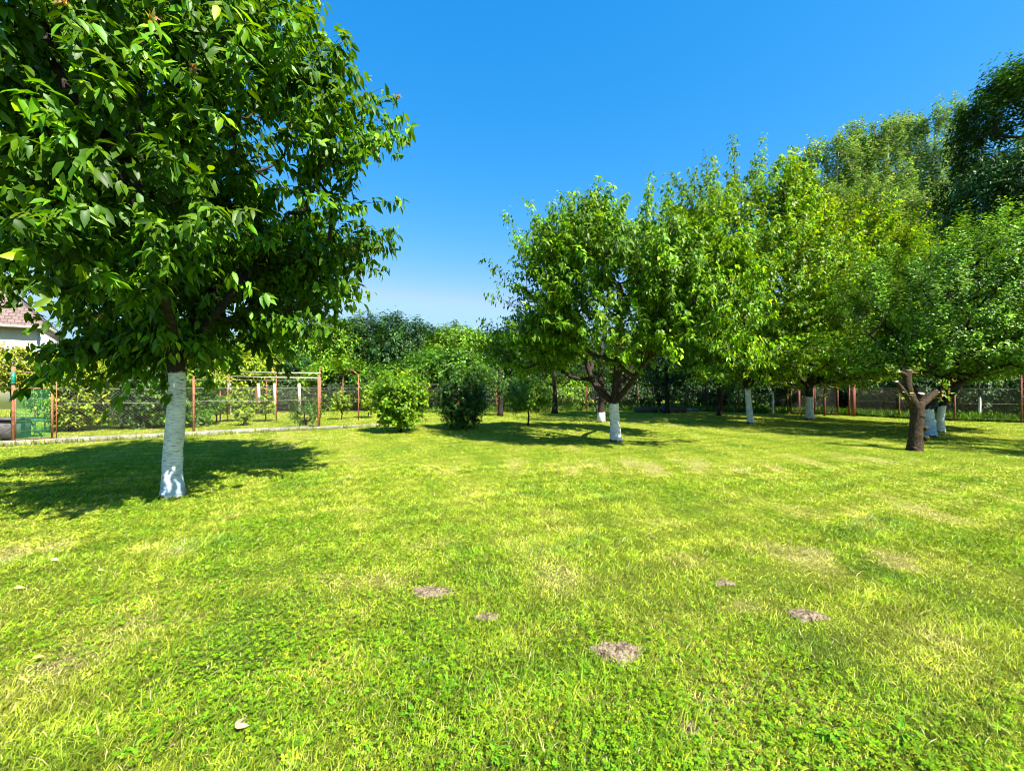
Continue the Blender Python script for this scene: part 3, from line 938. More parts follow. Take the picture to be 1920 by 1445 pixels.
# left fence on its concrete kerb
def left_fence():
    A, B = KERB_A, KERB_B
    nrm = np.array([-kd[1], kd[0]])
    root = empty('wire_fence', g3(A + nrm * .08), 'rusty post and wire mesh fence on the concrete kerb at the left', 'fence')
    Lk = 7.9
    pos = lambda s: A + kd * s + nrm * .085
    s_of = lambda px: None
    # where the view ray of a pixel column meets the fence line
    def col_s(px):
        t = (px - 960) / FPX
        # (A+kd*s).x = t*(A+kd*s).y
        o_ = A + nrm * .085
        return (t * o_[1] - o_[0]) / (kd[0] - t * kd[1])
    pxs = [(25, 1.98, .035), (363, 1.78, .028), (597, 1.86, .03)]
    for px, h, rr in pxs:
        q = pos(col_s(px))
        mb = MB(); mb.tube([g3(q, -.1), g3(q, h)], rr, 8)
        po = mb.build('fence_post', M_RUST, root)
        if px == 25:
            mb = MB(); mb.tube([g3(q, 1.52), g3(q, 1.83)], .043, 10); mb.tube([g3(q, 1.55), g3(q, 1.58)], .047, 10); mb.tube([g3(q, 1.7), g3(q, 1.73)], .047, 10)
            mb.build('sleeve', noise_mat("green_band", (.01, .16, .11), (.02, .24, .17), 20, .4, .2), po, origin=np.array(root.location))
    s0, s1 = col_s(110), col_s(597)
    mb = MB(); chain_link(mb, pos(s0), pos(s1), .12, 1.45, .085, .0022)
    mb.build('wire_mesh', M_WIRE, root)
    for z, a_s in ((.13, s0), (1.02, s0), (1.42, s0), (1.68, s0)):
        mb = MB(); q0, q1 = pos(a_s), pos(s1)
        pts = [g3(q0 + (q1 - q0) * f, z - .02 * math.sin(math.pi * ((f * 2) % 1))) for f in np.linspace(0, 1, 13)]
        mb.tube(pts, .0075, 4); mb.build('strand', M_WIRE, root)
    # strands that run out of frame on the left
    mb = MB(); mb.tube([g3(pos(col_s(25)), 1.45), g3(pos(-3.5), 1.42)], .006, 4); mb.tube([g3(pos(col_s(25)), .9), g3(pos(-3.5), .9)], .006, 4)
    mb.build('strand', M_WIRE, root)
    # gate
    ga, gb = pos(col_s(29)), pos(col_s(97))
    gr = empty('garden_gate', g3(ga), 'rusty framed gate covered with translucent green netting at far left', 'gate')
    mb = MB()
    z0, z1 = .14, 1.42
    for q in (ga, gb):
        mb.tube([g3(q, z0), g3(q, z1)], .022, 4)
    for z in (z0, z1):
        mb.tube([g3(ga, z), g3(gb, z)], .022, 4)
    mb.build('gate_frame', M_RUST, gr)
    mb = MB()
    for f in (.28, .5, .72):
        q = ga + (gb - ga) * f; mb.tube([g3(q, z0), g3(q, z1)], .006, 4)
    for z in (.35, .6, .78, 1.15):
        mb.tube([g3(ga, z), g3(gb, z)], .006, 4)
    mb.build('grille', M_WIRE, gr)
    mn, t, N, L = new_mat("green_net")
    p_ = N.new("ShaderNodeBsdfPrincipled"); p_.inputs['Base Color'].default_value = (.03, .20, .08, 1); p_.inputs['Roughness'].default_value = .6
    tb = N.new("ShaderNodeBsdfTransparent"); tb.inputs['Color'].default_value = (.75, .95, .85, 1)
    mxs = N.new("ShaderNodeMixShader"); mxs.inputs[0].default_value = .80
    oo = N.new("ShaderNodeOutputMaterial")
    L.new(p_.outputs[0], mxs.inputs[1]); L.new(tb.outputs[0], mxs.inputs[2]); L.new(mxs.outputs[0], oo.inputs['Surface'])
    V, Q = [], []
    nf = np.array([kd[1], -kd[0], 0]) * .028
    ku, kv = 14, 16
    rr_ = np.random.default_rng(5)
    for j in range(kv + 1):
        for i in range(ku + 1):
            q = ga + (gb - ga) * (.03 + .94 * i / ku)
            V.append(g3(q, z0 + (z1 - z0) * j / kv) + nf * (1 + .35 * rr_.normal()))
    for j in range(kv):
        for i in range(ku):
            k = j * (ku + 1) + i; Q.append([k, k + 1, k + ku + 2, k + ku + 1])
    mesh_obj('netting', np.array(V), [np.array(Q)], mn, gr, smooth=True)
    # lattice post right of the gate
    la, lb = pos(col_s(99)), pos(col_s(106))
    lr = empty('lattice_post', g3(la), 'rusty lattice gate post right of the green netted gate', 'post')
    mb = MB()
    mb.tube([g3(la, -.05), g3(la, 1.42)], .013, 4); mb.tube([g3(lb, -.05), g3(lb, 1.86)], .015, 4)
    for k in range(10):
        z = .12 + k * .14; mb.tube([g3(la, z), g3(lb, z + .05)], .008, 4)
    mb.build('lattice', M_RUST, lr)
    mb = MB(); mb.tube([g3(lb, 1.84), g3(pos(col_s(25)), 1.84)], .008, 4); mb.build('top_rod', M_RUST, lr)
    # kerb
    mb = MB()
    nseg = 10
    Lt = np.linalg.norm(B - A) + 2.6
    rz = math.atan2(kd[1], kd[0])
    for k in range(nseg):
        s = -2.6 + (k + .5) * Lt / nseg
        c = A + kd * s + nrm * .085
        h = .125 - .004 * (k % 3) - .05 * max(0, (k - 6) / 3)
        mb.box(g3(c, h / 2 - .03), (Lt / nseg - .012, .13, h + .06), rz + .002 * ((k * 7) % 5 - 2))
    ko = mb.build('kerb', M_CONC, origin=g3(A))
    tag(ko, 'low pale concrete kerb running under the left fence', 'kerb')
    # twigs of weeds along the kerb foot
    r = np.random.default_rng(12)
    n_ = 1500
    s = r.uniform(-3, Lt - 2.4, n_)
    ed = np.where(r.uniform(0, 1, n_) < .6, -.02 - np.abs(r.normal(0, .04, n_)), .19 + np.abs(r.normal(0, .08, n_)))
    q = A[None] + kd[None] * s[:, None] + nrm[None] * ed[:, None]
    P = np.concatenate([q, np.zeros((n_, 1))], 1)
    ax = norm(np.stack([r.normal(0, .4, n_), r.normal(0, .4, n_), np.ones(n_)], 1))
    V, F, cc = leaves_mesh(P, ax, r.normal(size=(n_, 3)), r.uniform(.06, .17, n_), r.uniform(.008, .02, n_), lawn_col(r.uniform(.1, 1, n_)), 'low', droop=.4)
    tag(mesh_obj('kerb_grass', V, [F], M_GRASS, col=cc), 'longer unmown grass fringing the concrete kerb', 'grass', kind='stuff')


left_fence()

BACK = [(-17, 22.3), (-6, 23.2), (9, 25.6), (14.6, 22.3)]
GATE1 = (16.3, 21.35)
BACK2 = [(16.7, 21.15), (18.3, 17.9), (21.3, 16.4), (27, 14.2)]


def wire_fence_run(pts, label, post_pos, mat=M_RUST2, h=1.45, z0=.12, cell=.09, wire=.0017):
    root = empty('wire_fence', g3(pts[0]), label, 'fence')
    mb = MB()
    for a, b in zip(pts[:-1], pts[1:]):
        chain_link(mb, a, b, z0, h - .08, cell, wire)
    mb.build('wire_mesh', M_WIRE, root)
    for z in (.14, .75, h - .08):
        mb = MB(); mb.tube([g3(q, z) for q in pts], .005, 4, cap=False); mb.build('strand', M_WIRE, root)
    for q, hh in post_pos:
        if q is None: continue
        mb = MB(); mb.tube([g3(q, -.1), g3(q, hh)], .030, 6); mb.build('fence_post', mat, root)
    return root


def on_poly(pts, px):
    t = (px - 960) / FPX
    for a, b in zip(pts[:-1], pts[1:]):
        a, b = np.array(a, float), np.array(b, float)
        dd_ = b - a
        s = (t * a[1] - a[0]) / (dd_[0] - t * dd_[1])
        if -.001 <= s <= 1.001: return a + dd_ * s
    return None


wire_fence_run(BACK[:3], 'long chain link fence across the back behind the middle of the orchard',
               [(on_poly(BACK[:3], px), 1.45) for px in (480, 560, 640, 720, 800, 860, 930, 1010, 1100, 1196, 1225)])
wire_fence_run(BACK[2:], 'chain link fence with dark rusty posts behind the slim white trunk',
               [(on_poly(BACK[2:], px), h) for px, h in ((1286, 1.5), (1327, 1.25), (1354, 1.4), (1385, 1.5), (1417, 1.4), (1451, 1.55), (1477, 1.3))])
wire_fence_run(BACK2, 'chain link fence at the right behind the pruned bare tree',
               [(on_poly(BACK2, px), h) for px, h in ((1603, 1.75), (1686, 1.15), (1790, 1.35), (1915, 1.9))], cell=.10, wire=.0020)
# double gate between the two runs
gr = empty('double_gate', g3(BACK[3]), 'rusty tubular double gate with wire panels at the back right', 'gate')
ga, gb = np.array(BACK[3]), np.array(GATE1)
gm = (ga + gb) / 2
for (a, b) in ((ga, gm - (gm - ga) * .03), (gm + (gb - gm) * .03, gb)):
    mb = MB()
    for q in (a, b): mb.tube([g3(q, .08), g3(q, 1.45)], .028, 6)
    for z in (.1, 1.42): mb.tube([g3(a, z), g3(b, z)], .022, 6)
    lf = mb.build('gate_leaf', M_RUST2, gr)
    mb = MB(); chain_link(mb, a, b, .12, 1.4, .08, .003)
    mb.build('wire_panel', M_WIRE, lf, origin=np.array(gr.location))
for (px, py, h, rr, lb) in ((1546, 779, 1.6, .045, 'slim dark rusty gate post left of the double gate'), (1592, 779, 1.85, .04, 'tall dark rusty post right of the double gate'),
                            (1600, 780, 1.75, .075, 'thick rusty concrete filled post at the right end of the double gate'), (1498, 775, 1.3, .06, 'short thick rusty post behind the far whitewashed trunk')):
    g = gp(px, py); mb = MB(); mb.tube([g3(g, -.1), g3(g, h)], rr, 8)
    mb.tube([g3(g, h), g3(g, h + .02)], rr * 1.15, 8)
    tag(mb.build('gate_post', M_RUST2, origin=g), lb, 'post')

# low concrete edging and planters by the back fence
g0, g1 = gp(1262, 770), gp(1362, 771)
mb = MB()
for k in range(8):
    a = g0 + (g1 - g0) * (k + .5) / 8; mb.box(a + [0, 0, .07], (.9 * np.linalg.norm(g1 - g0) / 8, .2, .22), math.atan2(g1[1] - g0[1], g1[0] - g0[0]))
tag(mb.build('edging', M_CONC, origin=g0), 'low crumbling pale concrete edging in front of the back fence', 'edging')
for (px, py, w_, lb) in ((1212, 773, .5, 'dark wooden planter box under the far shade, left one'), (1262, 773, .6, 'dark low trough right of the other planter by the edging')):
    g = gp(px, py); mb = MB()
    for sx in (-1, 1): mb.box(g + [sx * w_, 0, .16], (.06, .5, .3))
    for sy in (-1, 1): mb.box(g + [0, sy * .25, .18], (2 * w_ + .12, .05, .24))
    mb.box(g + [0, 0, .2], (2 * w_ - .07, .44, .12))
    tag(mb.build('planter', M_WOODDARK, origin=g), lb, 'planter')


# ------------------------------------------------------------------ pergola, vine trellises
def arch(root_or_none, n, f, h, peak, name, label, rr=.022):
    """two posts joined by a small gable at the top"""
    root = root_or_none or empty(name, g3(n), label, 'trellis', 'rusty vine trellis arches')
    for q in (n, f):
        mb = MB(); mb.tube([g3(q, -.05), g3(q, h)], rr, 6); mb.build('post', M_RUST, root)
    m = (np.array(n[:2]) + np.array(f[:2])) / 2
    mb = MB(); mb.tube([g3(n, h), g3(m, peak), g3(f, h)], rr * .8, 6); mb.build('gable', M_RUST, root)
    return root


pg = empty('pergola', gp(597, 800), 'rusty pergola with two gabled arches and pale pipes laid along it', 'pergola')
N1, F1 = gp(599, 800), at(601, 722, 20.5)
N2, F2 = gp(518, 789), at(500, 722, 22.2)
N3, F3 = gp(427, 791), at(413, 722, 21)
arch(pg, N1, F1, 1.88, 2.30, '', '', .03)
arch(pg, N2, F2, 1.92, 2.45, '', '')
for z, px0, px1 in ((1.97, 446, 601), (1.79, 430, 601)):
    a, b = at(px0, 700, 17.4), at(px1, 700, 15.45)
    a[2] = z + .09; b[2] = z - .02
    mb = MB(); mb.tube([a, (a + b) / 2 + [0, 0, -.02], b], .026, 6); mb.build('pipe', M_WOODPALE, pg)
t3 = empty('vine_trellis', N3, 'pair of rusty vine posts at the left end of the pergola', 'trellis', 'rusty vine trellis arches')
for q, h in ((N3, 1.9), (gp(413, 790), 1.35), (at(430, 722, 21), 2.0)):
    mb = MB(); mb.tube([g3(q, -.05), g3(q, h)], .024, 6); mb.build('post', M_RUST, t3)
arch(None, gp(672, 787), at(643, 722, 22), 1.95, 2.3, 'vine_trellis', 'single gabled rusty vine arch right of the pergola')
# lattice vine post near the left hedge
q = gp(208, 797)
lt = empty('vine_trellis', q, 'tall rusty lattice vine post in front of the left hedge', 'trellis', 'rusty vine trellis arches')
mb = MB()
mb.tube([q + [-.09, 0, -.05], q + [-.02, 0, 2.15]], .02, 4); mb.tube([q + [.09, 0, -.05], q + [.09, 0, 2.0]], .018, 4)
for k in range(12):
    z = .1 + k * .16; mb.tube([q + [-.09 + .004 * k, 0, z], q + [.09, 0, z + .07]], .008, 3)
mb.build('lattice', M_RUST, lt)
q = at(66, 722, 13.2)
arch(None, g3(q), g3(at(84, 722, 14.8)), 2.15, 2.5, 'vine_trellis', 'gabled rusty vine arch seen above the green netted gate')
# vine wires strung between trellises
vw = [(q, gp(208, 797), (.75, 1.35, 1.62, 2.0)), (gp(208, 797), gp(413, 790), (.75, 1.35, 1.62)), (N3, N2, (.6, 1.2, 1.5, 1.75)), (N2, N1, (.6, 1.2, 1.5)), (N1, gp(672, 787), (.8, 1.3, 1.55)), (gp(672, 787), at(960, 722, 22), (1.32, 1.55, 1.62))]
for i, (a, b, zs) in enumerate(vw):
    mb = MB()
    for z in zs:
        pts = [g3(a + (b - a) * f, z - .05 * math.sin(math.pi * f)) for f in np.linspace(0, 1, 7)]
        mb.tube(pts, .0055, 3)
    lbs = ['strands of vine wire between the netted gate arch and the lattice post', 'strands of vine wire between the lattice post and the pergola',
           'strands of vine wire inside the left bay of the pergola', 'strands of vine wire inside the right bay of the pergola',
           'strands of vine wire from the pergola to the single arch', 'long strands of vine wire from the single arch past the round shrub']
    tag(mb.build('vine_wire', M_WIRE, origin=g3(a)), lbs[i], 'wire', 'vine wires')
for (px, yt, yb, lb) in ((431, 718, 777, 'pale wooden post, leftmost of the row behind the pergola'), (485, 718, 776, 'pale wooden post second from left in the row behind the pergola'),
                         (515, 718, 775, 'pale wooden post next to the pergola middle arch'), (561, 718, 768, 'pale wooden post, rightmost of the row behind the pergola')):
    d_ = 21.8
    g = at(px, HOR, d_); g[2] = 0
    mb = MB(); h = 1.5 + (HOR - yt) / FPX * d_
    mb.tube([g + [0, 0, -.05], g + [.02, 0, h * .5], g + [-.01, 0, h]], [.075, .07, .065], 7, wob=.04)
    tag(mb.build('wooden_post', M_WOODPALE, origin=g), lb, 'post', 'pale wooden posts behind the pergola')

# things beyond the left fence
m_gr = noise_mat("green_paint", (.02, .10, .07), (.04, .16, .11), 5, .5, .1)
q = at(38, 800, 12.2); q[2] = 0
tb_ = empty('garden_table', q, 'dark green wooden garden table seen through the gate netting', 'table')
mb = MB()
for k in range(5): mb.box(q + [-.1, -.28 + k * .14, .50], (.85, .12, .035))
mb.build('tabletop', m_gr, tb_)
for sx in (-1, 1):
    mb = MB()
    for sy in (-1, 1): mb.tube([q + [sx * .3 - .1 + .1 * sx, sy * .30, 0], q + [sx * .3 - .1, sy * .06, .48]], .032, 4)
    mb.build('leg', m_gr, tb_)
q = at(-6, 800, 11.6); q[2] = 0
mb = MB()
mb.box(q + [0, 0, .32], (1.3, .5, .48)); mb.box(q + [0, 0, .60], (1.42, .6, .05))
for sx in (-1, 1):
    for sy in (-1, 1): mb.box(q + [sx * .56, sy * .18, .035], (.08, .08, .08))
tag(mb.build('wooden_chest', M_WOODDARK, origin=q), 'dark low wooden chest at the left edge behind the fence post', 'chest')
# blue tubs and pale lumber beyond the left hedge gap
m_blue = noise_mat("blue_plastic", (.06, .26, .62), (.10, .36, .78), 6, .35, .05)
for (px, lb) in ((236, 'blue plastic tub behind the wire fence, left one'), (253, 'blue plastic tub behind the wire fence, next to the whitewashed trunk side')):
    g = at(px, 748, 19.5); mb = MB()
    prof = [(.12, 0), (.17, 0), (.21, .26), (.24, .28), (.24, .30), (.20, .29), (.155, .04)]
    n_ = 16; V = []
    for (rr, z) in prof:
        for a in np.arange(n_) * 2 * math.pi / n_: V.append(g + [math.cos(a) * rr, math.sin(a) * rr, z - .12])
    Q = [[i * n_ + j, i * n_ + (j + 1) % n_, (i + 1) * n_ + (j + 1) % n_, (i + 1) * n_ + j] for i in range(len(prof) - 1) for j in range(n_)]
    mb.add(V, Q)
    o_ = mb.build('plastic_tub', m_blue, origin=g)
    tag(o_, lb, 'tub')
g = at(222, 752, 19.6); g[2] = 0
tb2 = empty('work_bench', g, 'plain wooden bench carrying the blue tubs', 'bench')
mb = MB(); mb.box(g + [.3, 0, .72 - .05 + .03], (2.4, .7, .05)); mb.build('bench_top', M_WOODPALE, tb2)
for sx in (-.8, 1.35):
    mb = MB(); mb.box(g + [sx, 0, .335], (.08, .6, .67)); mb.build('leg', M_WOODDARK, tb2)
for o_ in C.objects:
    if o_.name.startswith('plastic_tub'): o_.location.z = .725 + .12
g = at(182, 750, 21.5)
g[2] = 0
mb = MB()
for k in range(5): mb.box(g + [0, 0, .1 + k * .12], (1.6 - .06 * k, .35, .1), .03 * (k % 3 - 1))
tag(mb.build('lumber_stack', M_WOODPALE, origin=g), 'pile of pale boards behind the left hedge gap', 'lumber')

# nest box and ladder in the middle of the orchard
g = at(1097, 694, 15.4)
nb_ = empty('nest_box', g, 'small greenish nest box hanging in the shade behind the middle cherry', 'nest box')
mb = MB(); mb.box(g + [0, 0, 0], (.17, .17, .26)); mb.build('box_body', noise_mat("mossy_board", (.16, .17, .08), (.28, .28, .15), 6, .9, .3), nb_)
mb = MB(); mb.box(g + [0, -.03, .15], (.24, .26, .03)); mb.build('box_roof', M_WOODPALE, nb_)
mb = MB(); mb.tube([g + [0, -.086, .04], g + [0, -.092, .04]], .022, 12); mb.build('entry_hole', M_WOODDARK, nb_)
mb = MB(); mb.bar(g + [0, .1, -.2], g + [0, .1, .5], .04); mb.build('hanger', M_WOODDARK, nb_)
ld = empty('ladder', gp(1130, 790), 'dark wooden ladder leaning on the tree behind the middle cherry', 'ladder')
a = gp(1122, 788); b = gp(1134, 788)
tp = at(1112, 690, 18.4)
for q, e in ((a, tp + [-.15, 0, 0]), (b, tp + [.15, 0, 0])):
    mb = MB(); mb.tube([q, e], .035, 4); mb.build('rail', M_WOODDARK, ld)
for k in range(1, 9):
    mb = MB(); f = k / 9; mb.tube([a + (tp + [-.15, 0, 0] - a) * f, b + (tp + [.15, 0, 0] - b) * f], .018, 5)
    mb.build('rung', M_WOODDARK, ld)

# ------------------------------------------------------------------ trees of the orchard
CH = [(.058, .155, .002), (.078, .19, .003), (.105, .23, .003), (.045, .125, .003)]
CHM = [(.09, .215, .003), (.12, .265, .004), (.16, .31, .005), (.06, .155, .003)]
CHY = [(.10, .24, .004), (.13, .29, .005), (.17, .33, .006), (.08, .20, .005), (.24, .33, .008)]
AP = [(.09, .22, .008), (.125, .27, .012), (.065, .17, .006), (.17, .32, .025)]
DK = [(.017, .060, .006), (.025, .080, .008), (.034, .10, .010)]  # dark leaves; shade under the canopy is put into this colour too
MG = [(.065, .175, .006), (.09, .215, .008), (.05, .14, .006)]
LG = [(.13, .27, .006), (.17, .31, .008), (.09, .22, .006)]
PO = [(.125, .25, .065), (.16, .29, .08), (.10, .21, .05), (.27, .36, .18)]
VN = [(.20, .30, .006), (.25, .32, .008), (.12, .23, .006), (.22, .29, .012)]

b1 = gp(324, 930)
make_tree('cherry_tree', b1, [(0, 0, 0), (.0, 0, .5), (.04, 0, 1.1), (.05, 0, 1.75), (-.1, 0, 2.6), (-.45, .05, 3.4), (-.6, .1, 4.6), (-.5, .1, 6.2)], (.118, .065),
          [(.1, .1, 4.45, 2.75, 2.6, 1.7, 1.1), (-.4, .1, 6.4, 2.0, 2.1, 2.0, .9), (.3, .1, 3.05, 1.75, 2.0, .8, 1.1), (.25, -1.1, 3.3, 1.5, 1.3, 1.0, 1.2), (.15, 0, 2.35, 1.4, 1.3, .5, 1.6), (-2.0, -.2, 3.55, 1.3, 1.6, .9, 1.3), (.0, -.3, 2.12, 1.0, .7, .33, 8.0)], 1500, .155, CH, M_LEAF,
          trunk_mat("whitewashed_bark_near", 1.70, blue=.8), 'large near cherry tree with whitewashed trunk and big drooping leaves filling the left', 'cherry tree', 'cherry trees',
          seed=101, lps=50, kind='fine', shoot=(.45, .95), droop=.75, clump=.62, cf=1.9, cluster=7, leafw=.45, wilt=46, sides=24, minr=.0055, rcap=.05,
          cut=lambda p: (p[:, 0] + 1.04 * p[:, 1] + 1.45 < 0) & (p[:, 2] < 1.5 + .2525 * (p[:, 1] + 5.77) + .12),
          limbs=[(3, [(.35, .3, 2.5), (.7, .7, 3.3), (1.1, .9, 4.2)]), (3, [(.3, -.4, 2.3), (.6, -1.1, 2.9), (.8, -1.7, 3.6)]), (4, [(-.9, .1, 3.0), (-1.8, .1, 3.6)]), (5, [(-.1, .5, 4.6), (.5, .6, 5.6)])],
          leaders=[((2.0, .1, 3.3), (2.95, 0, 3.55), 60), ((1.9, .2, 2.9), (2.55, .1, 2.75), 60), ((1.7, .1, 4.6), (2.75, 0, 5.35), 70), ((1.8, .1, 5.1), (2.5, 0, 5.9), 60),
                   ((1.5, .1, 5.8), (1.95, 0, 6.9), 60), ((-1.7, 0, 3.0), (-2.5, 0, 2.65), 60), ((.2, -.1, 2.2), (.75, -.1, 1.82), 50), ((-.3, .1, 2.3), (-.75, .0, 1.95), 45), ((1.2, 0, 2.4), (2.05, -.1, 2.35), 60),
                   ((.1, -.2, 2.5), (.28, -.5, 1.9), 45), ((-.1, -.2, 2.5), (-.32, -.5, 1.95), 45), ((.05, -.25, 2.9), (.0, -.45, 2.1), 50), ((.2, .1, 2.4), (.5, 0, 1.85), 35), ((.1, -.5, 3.2), (.2, -.8, 2.4), 50)])

b2 = gp(1155, 826)
make_tree('cherry_tree', b2, [(0, 0, 0), (-.03, 0, .5), (-.05, 0, 1.0), (0, 0, 1.35), (.05, 0, 2.0), (.1, 0, 3.0), (.1, 0, 4.2)], (.145, .085),
          [(.35, -.1, 4.25, 3.3, 2.8, 2.1, 1.1), (.2, 0, 3.0, 3.1, 2.6, 1.0, .8), (-2.1, .4, 2.7, 1.5, 1.6, .8, .9), (1.6, -1.2, 3.1, 1.7, 1.3, 1.2, 1.2), (2.3, -.9, 2.45, 1.4, 1.0, .6, 1.6)], 1400, .145, CHM, M_LEAF,
          trunk_mat("whitewashed_bark_middle", 1.02), 'broad spreading cherry tree with whitewashed trunk and dark forked boughs in mid lawn', 'cherry tree', 'cherry trees',
          seed=102, lps=50, leafw=.45, kind='mid', shoot=(.4, .85), droop=.7, clump=.66, cf=1.7, cluster=7, wilt=18, sides=18, minr=.006,
          limbs=[(2, [(-.45, .05, 1.35), (-.72, .1, 1.9), (-.85, .1, 2.6), (-1.0, .1, 3.4)]), (2, [(-.55, .2, 1.6), (-1.2, .3, 1.75), (-1.9, .4, 2.3)]), (2, [(.35, -.05, 1.35), (.6, -.1, 1.9), (1.1, -.3, 2.7)]),
                 (2, [(-.1, .1, 1.6), (-.15, .1, 2.3), (-.3, .2, 3.4)]), (3, [(.35, .1, 1.8), (.7, .1, 2.3), (1.5, .1, 3.3)]), (2, [(.25, -.35, 1.5), (.6, -1.0, 2.2), (1.2, -1.6, 2.9)])],
          leaders=[((-2.3, 0, 4.9), (-3.05, 0, 6.3), 70), ((-1.9, 0, 5.2), (-2.4, .1, 6.55), 70), ((-1.2, 0, 5.4), (-1.5, .2, 6.85), 70), ((-.3, 0, 5.5), (-.15, .1, 6.75), 70),
                   ((0, -.3, 5.4), (.05, -.3, 6.6), 60), ((.8, 0, 5.4), (.95, 0, 7.2), 80), ((1.2, .1, 5.3), (1.5, .1, 7.35), 80), ((-2.5, 0, 4.1), (-3.6, 0, 4.9), 60), ((-2.5, .1, 3.6), (-3.5, 0, 4.0), 60),
                   ((-2.6, .3, 2.7), (-3.7, .2, 3.35), 60), ((2.3, -1.2, 2.7), (3.2, -1.4, 2.35), 60), ((1.5, -2.0, 2.6), (1.9, -2.4, 2.1), 50), ((.6, -2.0, 2.6), (.7, -2.4, 2.05), 50), ((2.2, -.6, 5.0), (2.7, -.8, 6.8), 60), ((-.7, -1.2, 5.0), (-.8, -1.4, 6.5), 60), ((2.9, -.9, 3.9), (3.8, -1.2, 4.6), 60)])

b3 = gp(1408, 793)
make_tree('cherry_tree', b3, [(0, 0, 0), (-.08, 0, .7), (-.12, 0, 1.4), (-.05, 0, 2.6), (0, 0, 4.4), (-.3, 0, 7.0)], (.115, .08),
          [(-.1, 0, 5.8, 4.2, 3.3, 3.5, 1.0), (-.4, 0, 8.3, 3.2, 2.5, 2.2, 1.0), (-.6, 0, 10.1, 1.0, 1.0, 1.0, .9), (1.3, 0, 9.2, 1.1, 1.0, 1.0, .8), (0, 0, 2.75, 3.8, 3.1, 1.2, 1.1)], 2000, .15, CHY, M_LEAF,
          trunk_mat("whitewashed_bark_slim", 1.36), 'tallest cherry tree with slim leaning whitewashed trunk and yellow green crown', 'cherry tree', 'cherry trees',
          seed=103, lps=46, kind='mid', shoot=(.5, 1.0), droop=.65, clump=.66, cf=1.3, cluster=7, wilt=12, minr=.0065,
          limbs=[(2, [(.5, 0, 2.2), (1.2, 0, 3.0), (2.2, 0, 4.0)]), (2, [(-.7, 0, 2.3), (-1.5, 0, 3.4), (-2.2, 0, 5.0)]), (3, [(.5, 0, 4.0), (.9, 0, 6.0)])],
          leaders=[((-1.4, 0, 8.6), (-1.5, 0, 10.6), 90), ((-.6, 0, 9.2), (-.75, 0, 11.4), 110), ((.2, 0, 8.8), (.15, 0, 10.6), 90), ((1.3, 0, 8.0), (2.0, 0, 10.3), 90), ((.9, 0, 8.0), (1.2, 0, 9.8), 70), ((-2.3, 0, 7.2), (-3.0, 0, 8.6), 70), ((2.2, -.2, 7.0), (2.9, 0, 8.7), 70), ((-3.0, -.3, 5.8), (-3.9, -.4, 7.6), 60), ((-2.6, -.5, 7.2), (-2.9, -.6, 9.3), 60), ((-.2, -.8, 9.2), (-.1, -1, 10.9), 70), ((1.7, -.8, 8.2), (1.5, -1, 9.9), 60)])
b4 = gp(1518, 785)
make_tree('cherry_tree', b4, [(0, 0, 0), (0, 0, .8), (-.02, 0, 1.4), (.1, 0, 2.4), (.1, 0, 4.5)], (.15, .10),
          [(.5, 0, 5.7, 4.2, 3.4, 3.5, 1.0), (1.4, 0, 7.9, 3.4, 2.6, 1.9, 1.0), (0, 0, 2.65, 3.6, 3.0, 1.2, 1.1)], 1900, .15, CHY + [(.22, .27, .01)], M_LEAF,
          trunk_mat("whitewashed_bark_far", 1.0), 'cherry tree with short whitewashed trunk in front of the double gate, orange tinged top', 'cherry tree', 'cherry trees',
          seed=104, lps=44, kind='mid', shoot=(.5, 1.0), droop=.6, clump=.62, cf=1.2, cluster=7, minr=.0065,
          limbs=[(2, [(.8, 0, 2.2), (1.9, 0, 3.4)]), (2, [(-.8, 0, 2.3), (-1.7, 0, 3.6)])],
          leaders=[((2.2, 0, 8.2), (2.6, 0, 9.9), 70), ((.9, 0, 8.3), (1.0, 0, 9.9), 70), ((3.2, 0, 7.6), (3.8, 0, 9.2), 70), ((-.6, -.3, 8.0), (-.9, -.4, 10.2), 60), ((1.6, -.5, 8.8), (1.7, -.5, 10.3), 60), ((4.0, -.4, 6.8), (4.9, -.4, 8.3), 60)])
b5 = gp(1745, 818)
make_tree('apple_tree', b5, [(0, 0, 0), (-.02, 0, .4), (-.05, 0, .85), (.3, .05, 1.25), (.75, .1, 1.9), (1.0, .1, 3.0)], (.135, .09),
          [(.5, -.1, 4.0, 3.1, 2.7, 2.1, 1.0), (.3, 0, 2.6, 3.0, 2.6, .95, 1.2), (1.2, 0, 5.3, 2.0, 2.0, 1.1, .8)], 950, .095, AP, M_LEAF_APPLE,
          trunk_mat("whitewashed_bark_apple", .82, blue=.9), 'apple tree with whitewashed trunk tinted with bluish shade just behind the pruned bare tree', 'apple tree', 'apple trees',
          seed=105, lps=64, kind='mid', shoot=(.35, .8), droop=.1, clump=.5, cf=1.4, cluster=4, up=.7, leafw=.6, spread=.06, minr=.006,
          limbs=[(2, [(-.5, 0, 1.4), (-1.0, 0, 2.2), (-1.8, 0, 3.0)]), (3, [(.9, 0, 1.6), (1.9, 0, 2.3), (2.8, 0, 3.2)]), (4, [(.5, 0, 2.8), (.2, 0, 3.8)])],
          leaders=[((0, 0, 5.3), (-.1, 0, 6.4), 50), ((1.0, 0, 5.6), (1.1, 0, 6.9), 50), ((1.9, 0, 5.4), (2.2, 0, 6.7), 50), ((-1.2, 0, 5.0), (-1.5, 0, 6.1), 50)])
b6 = gp(1764, 810)
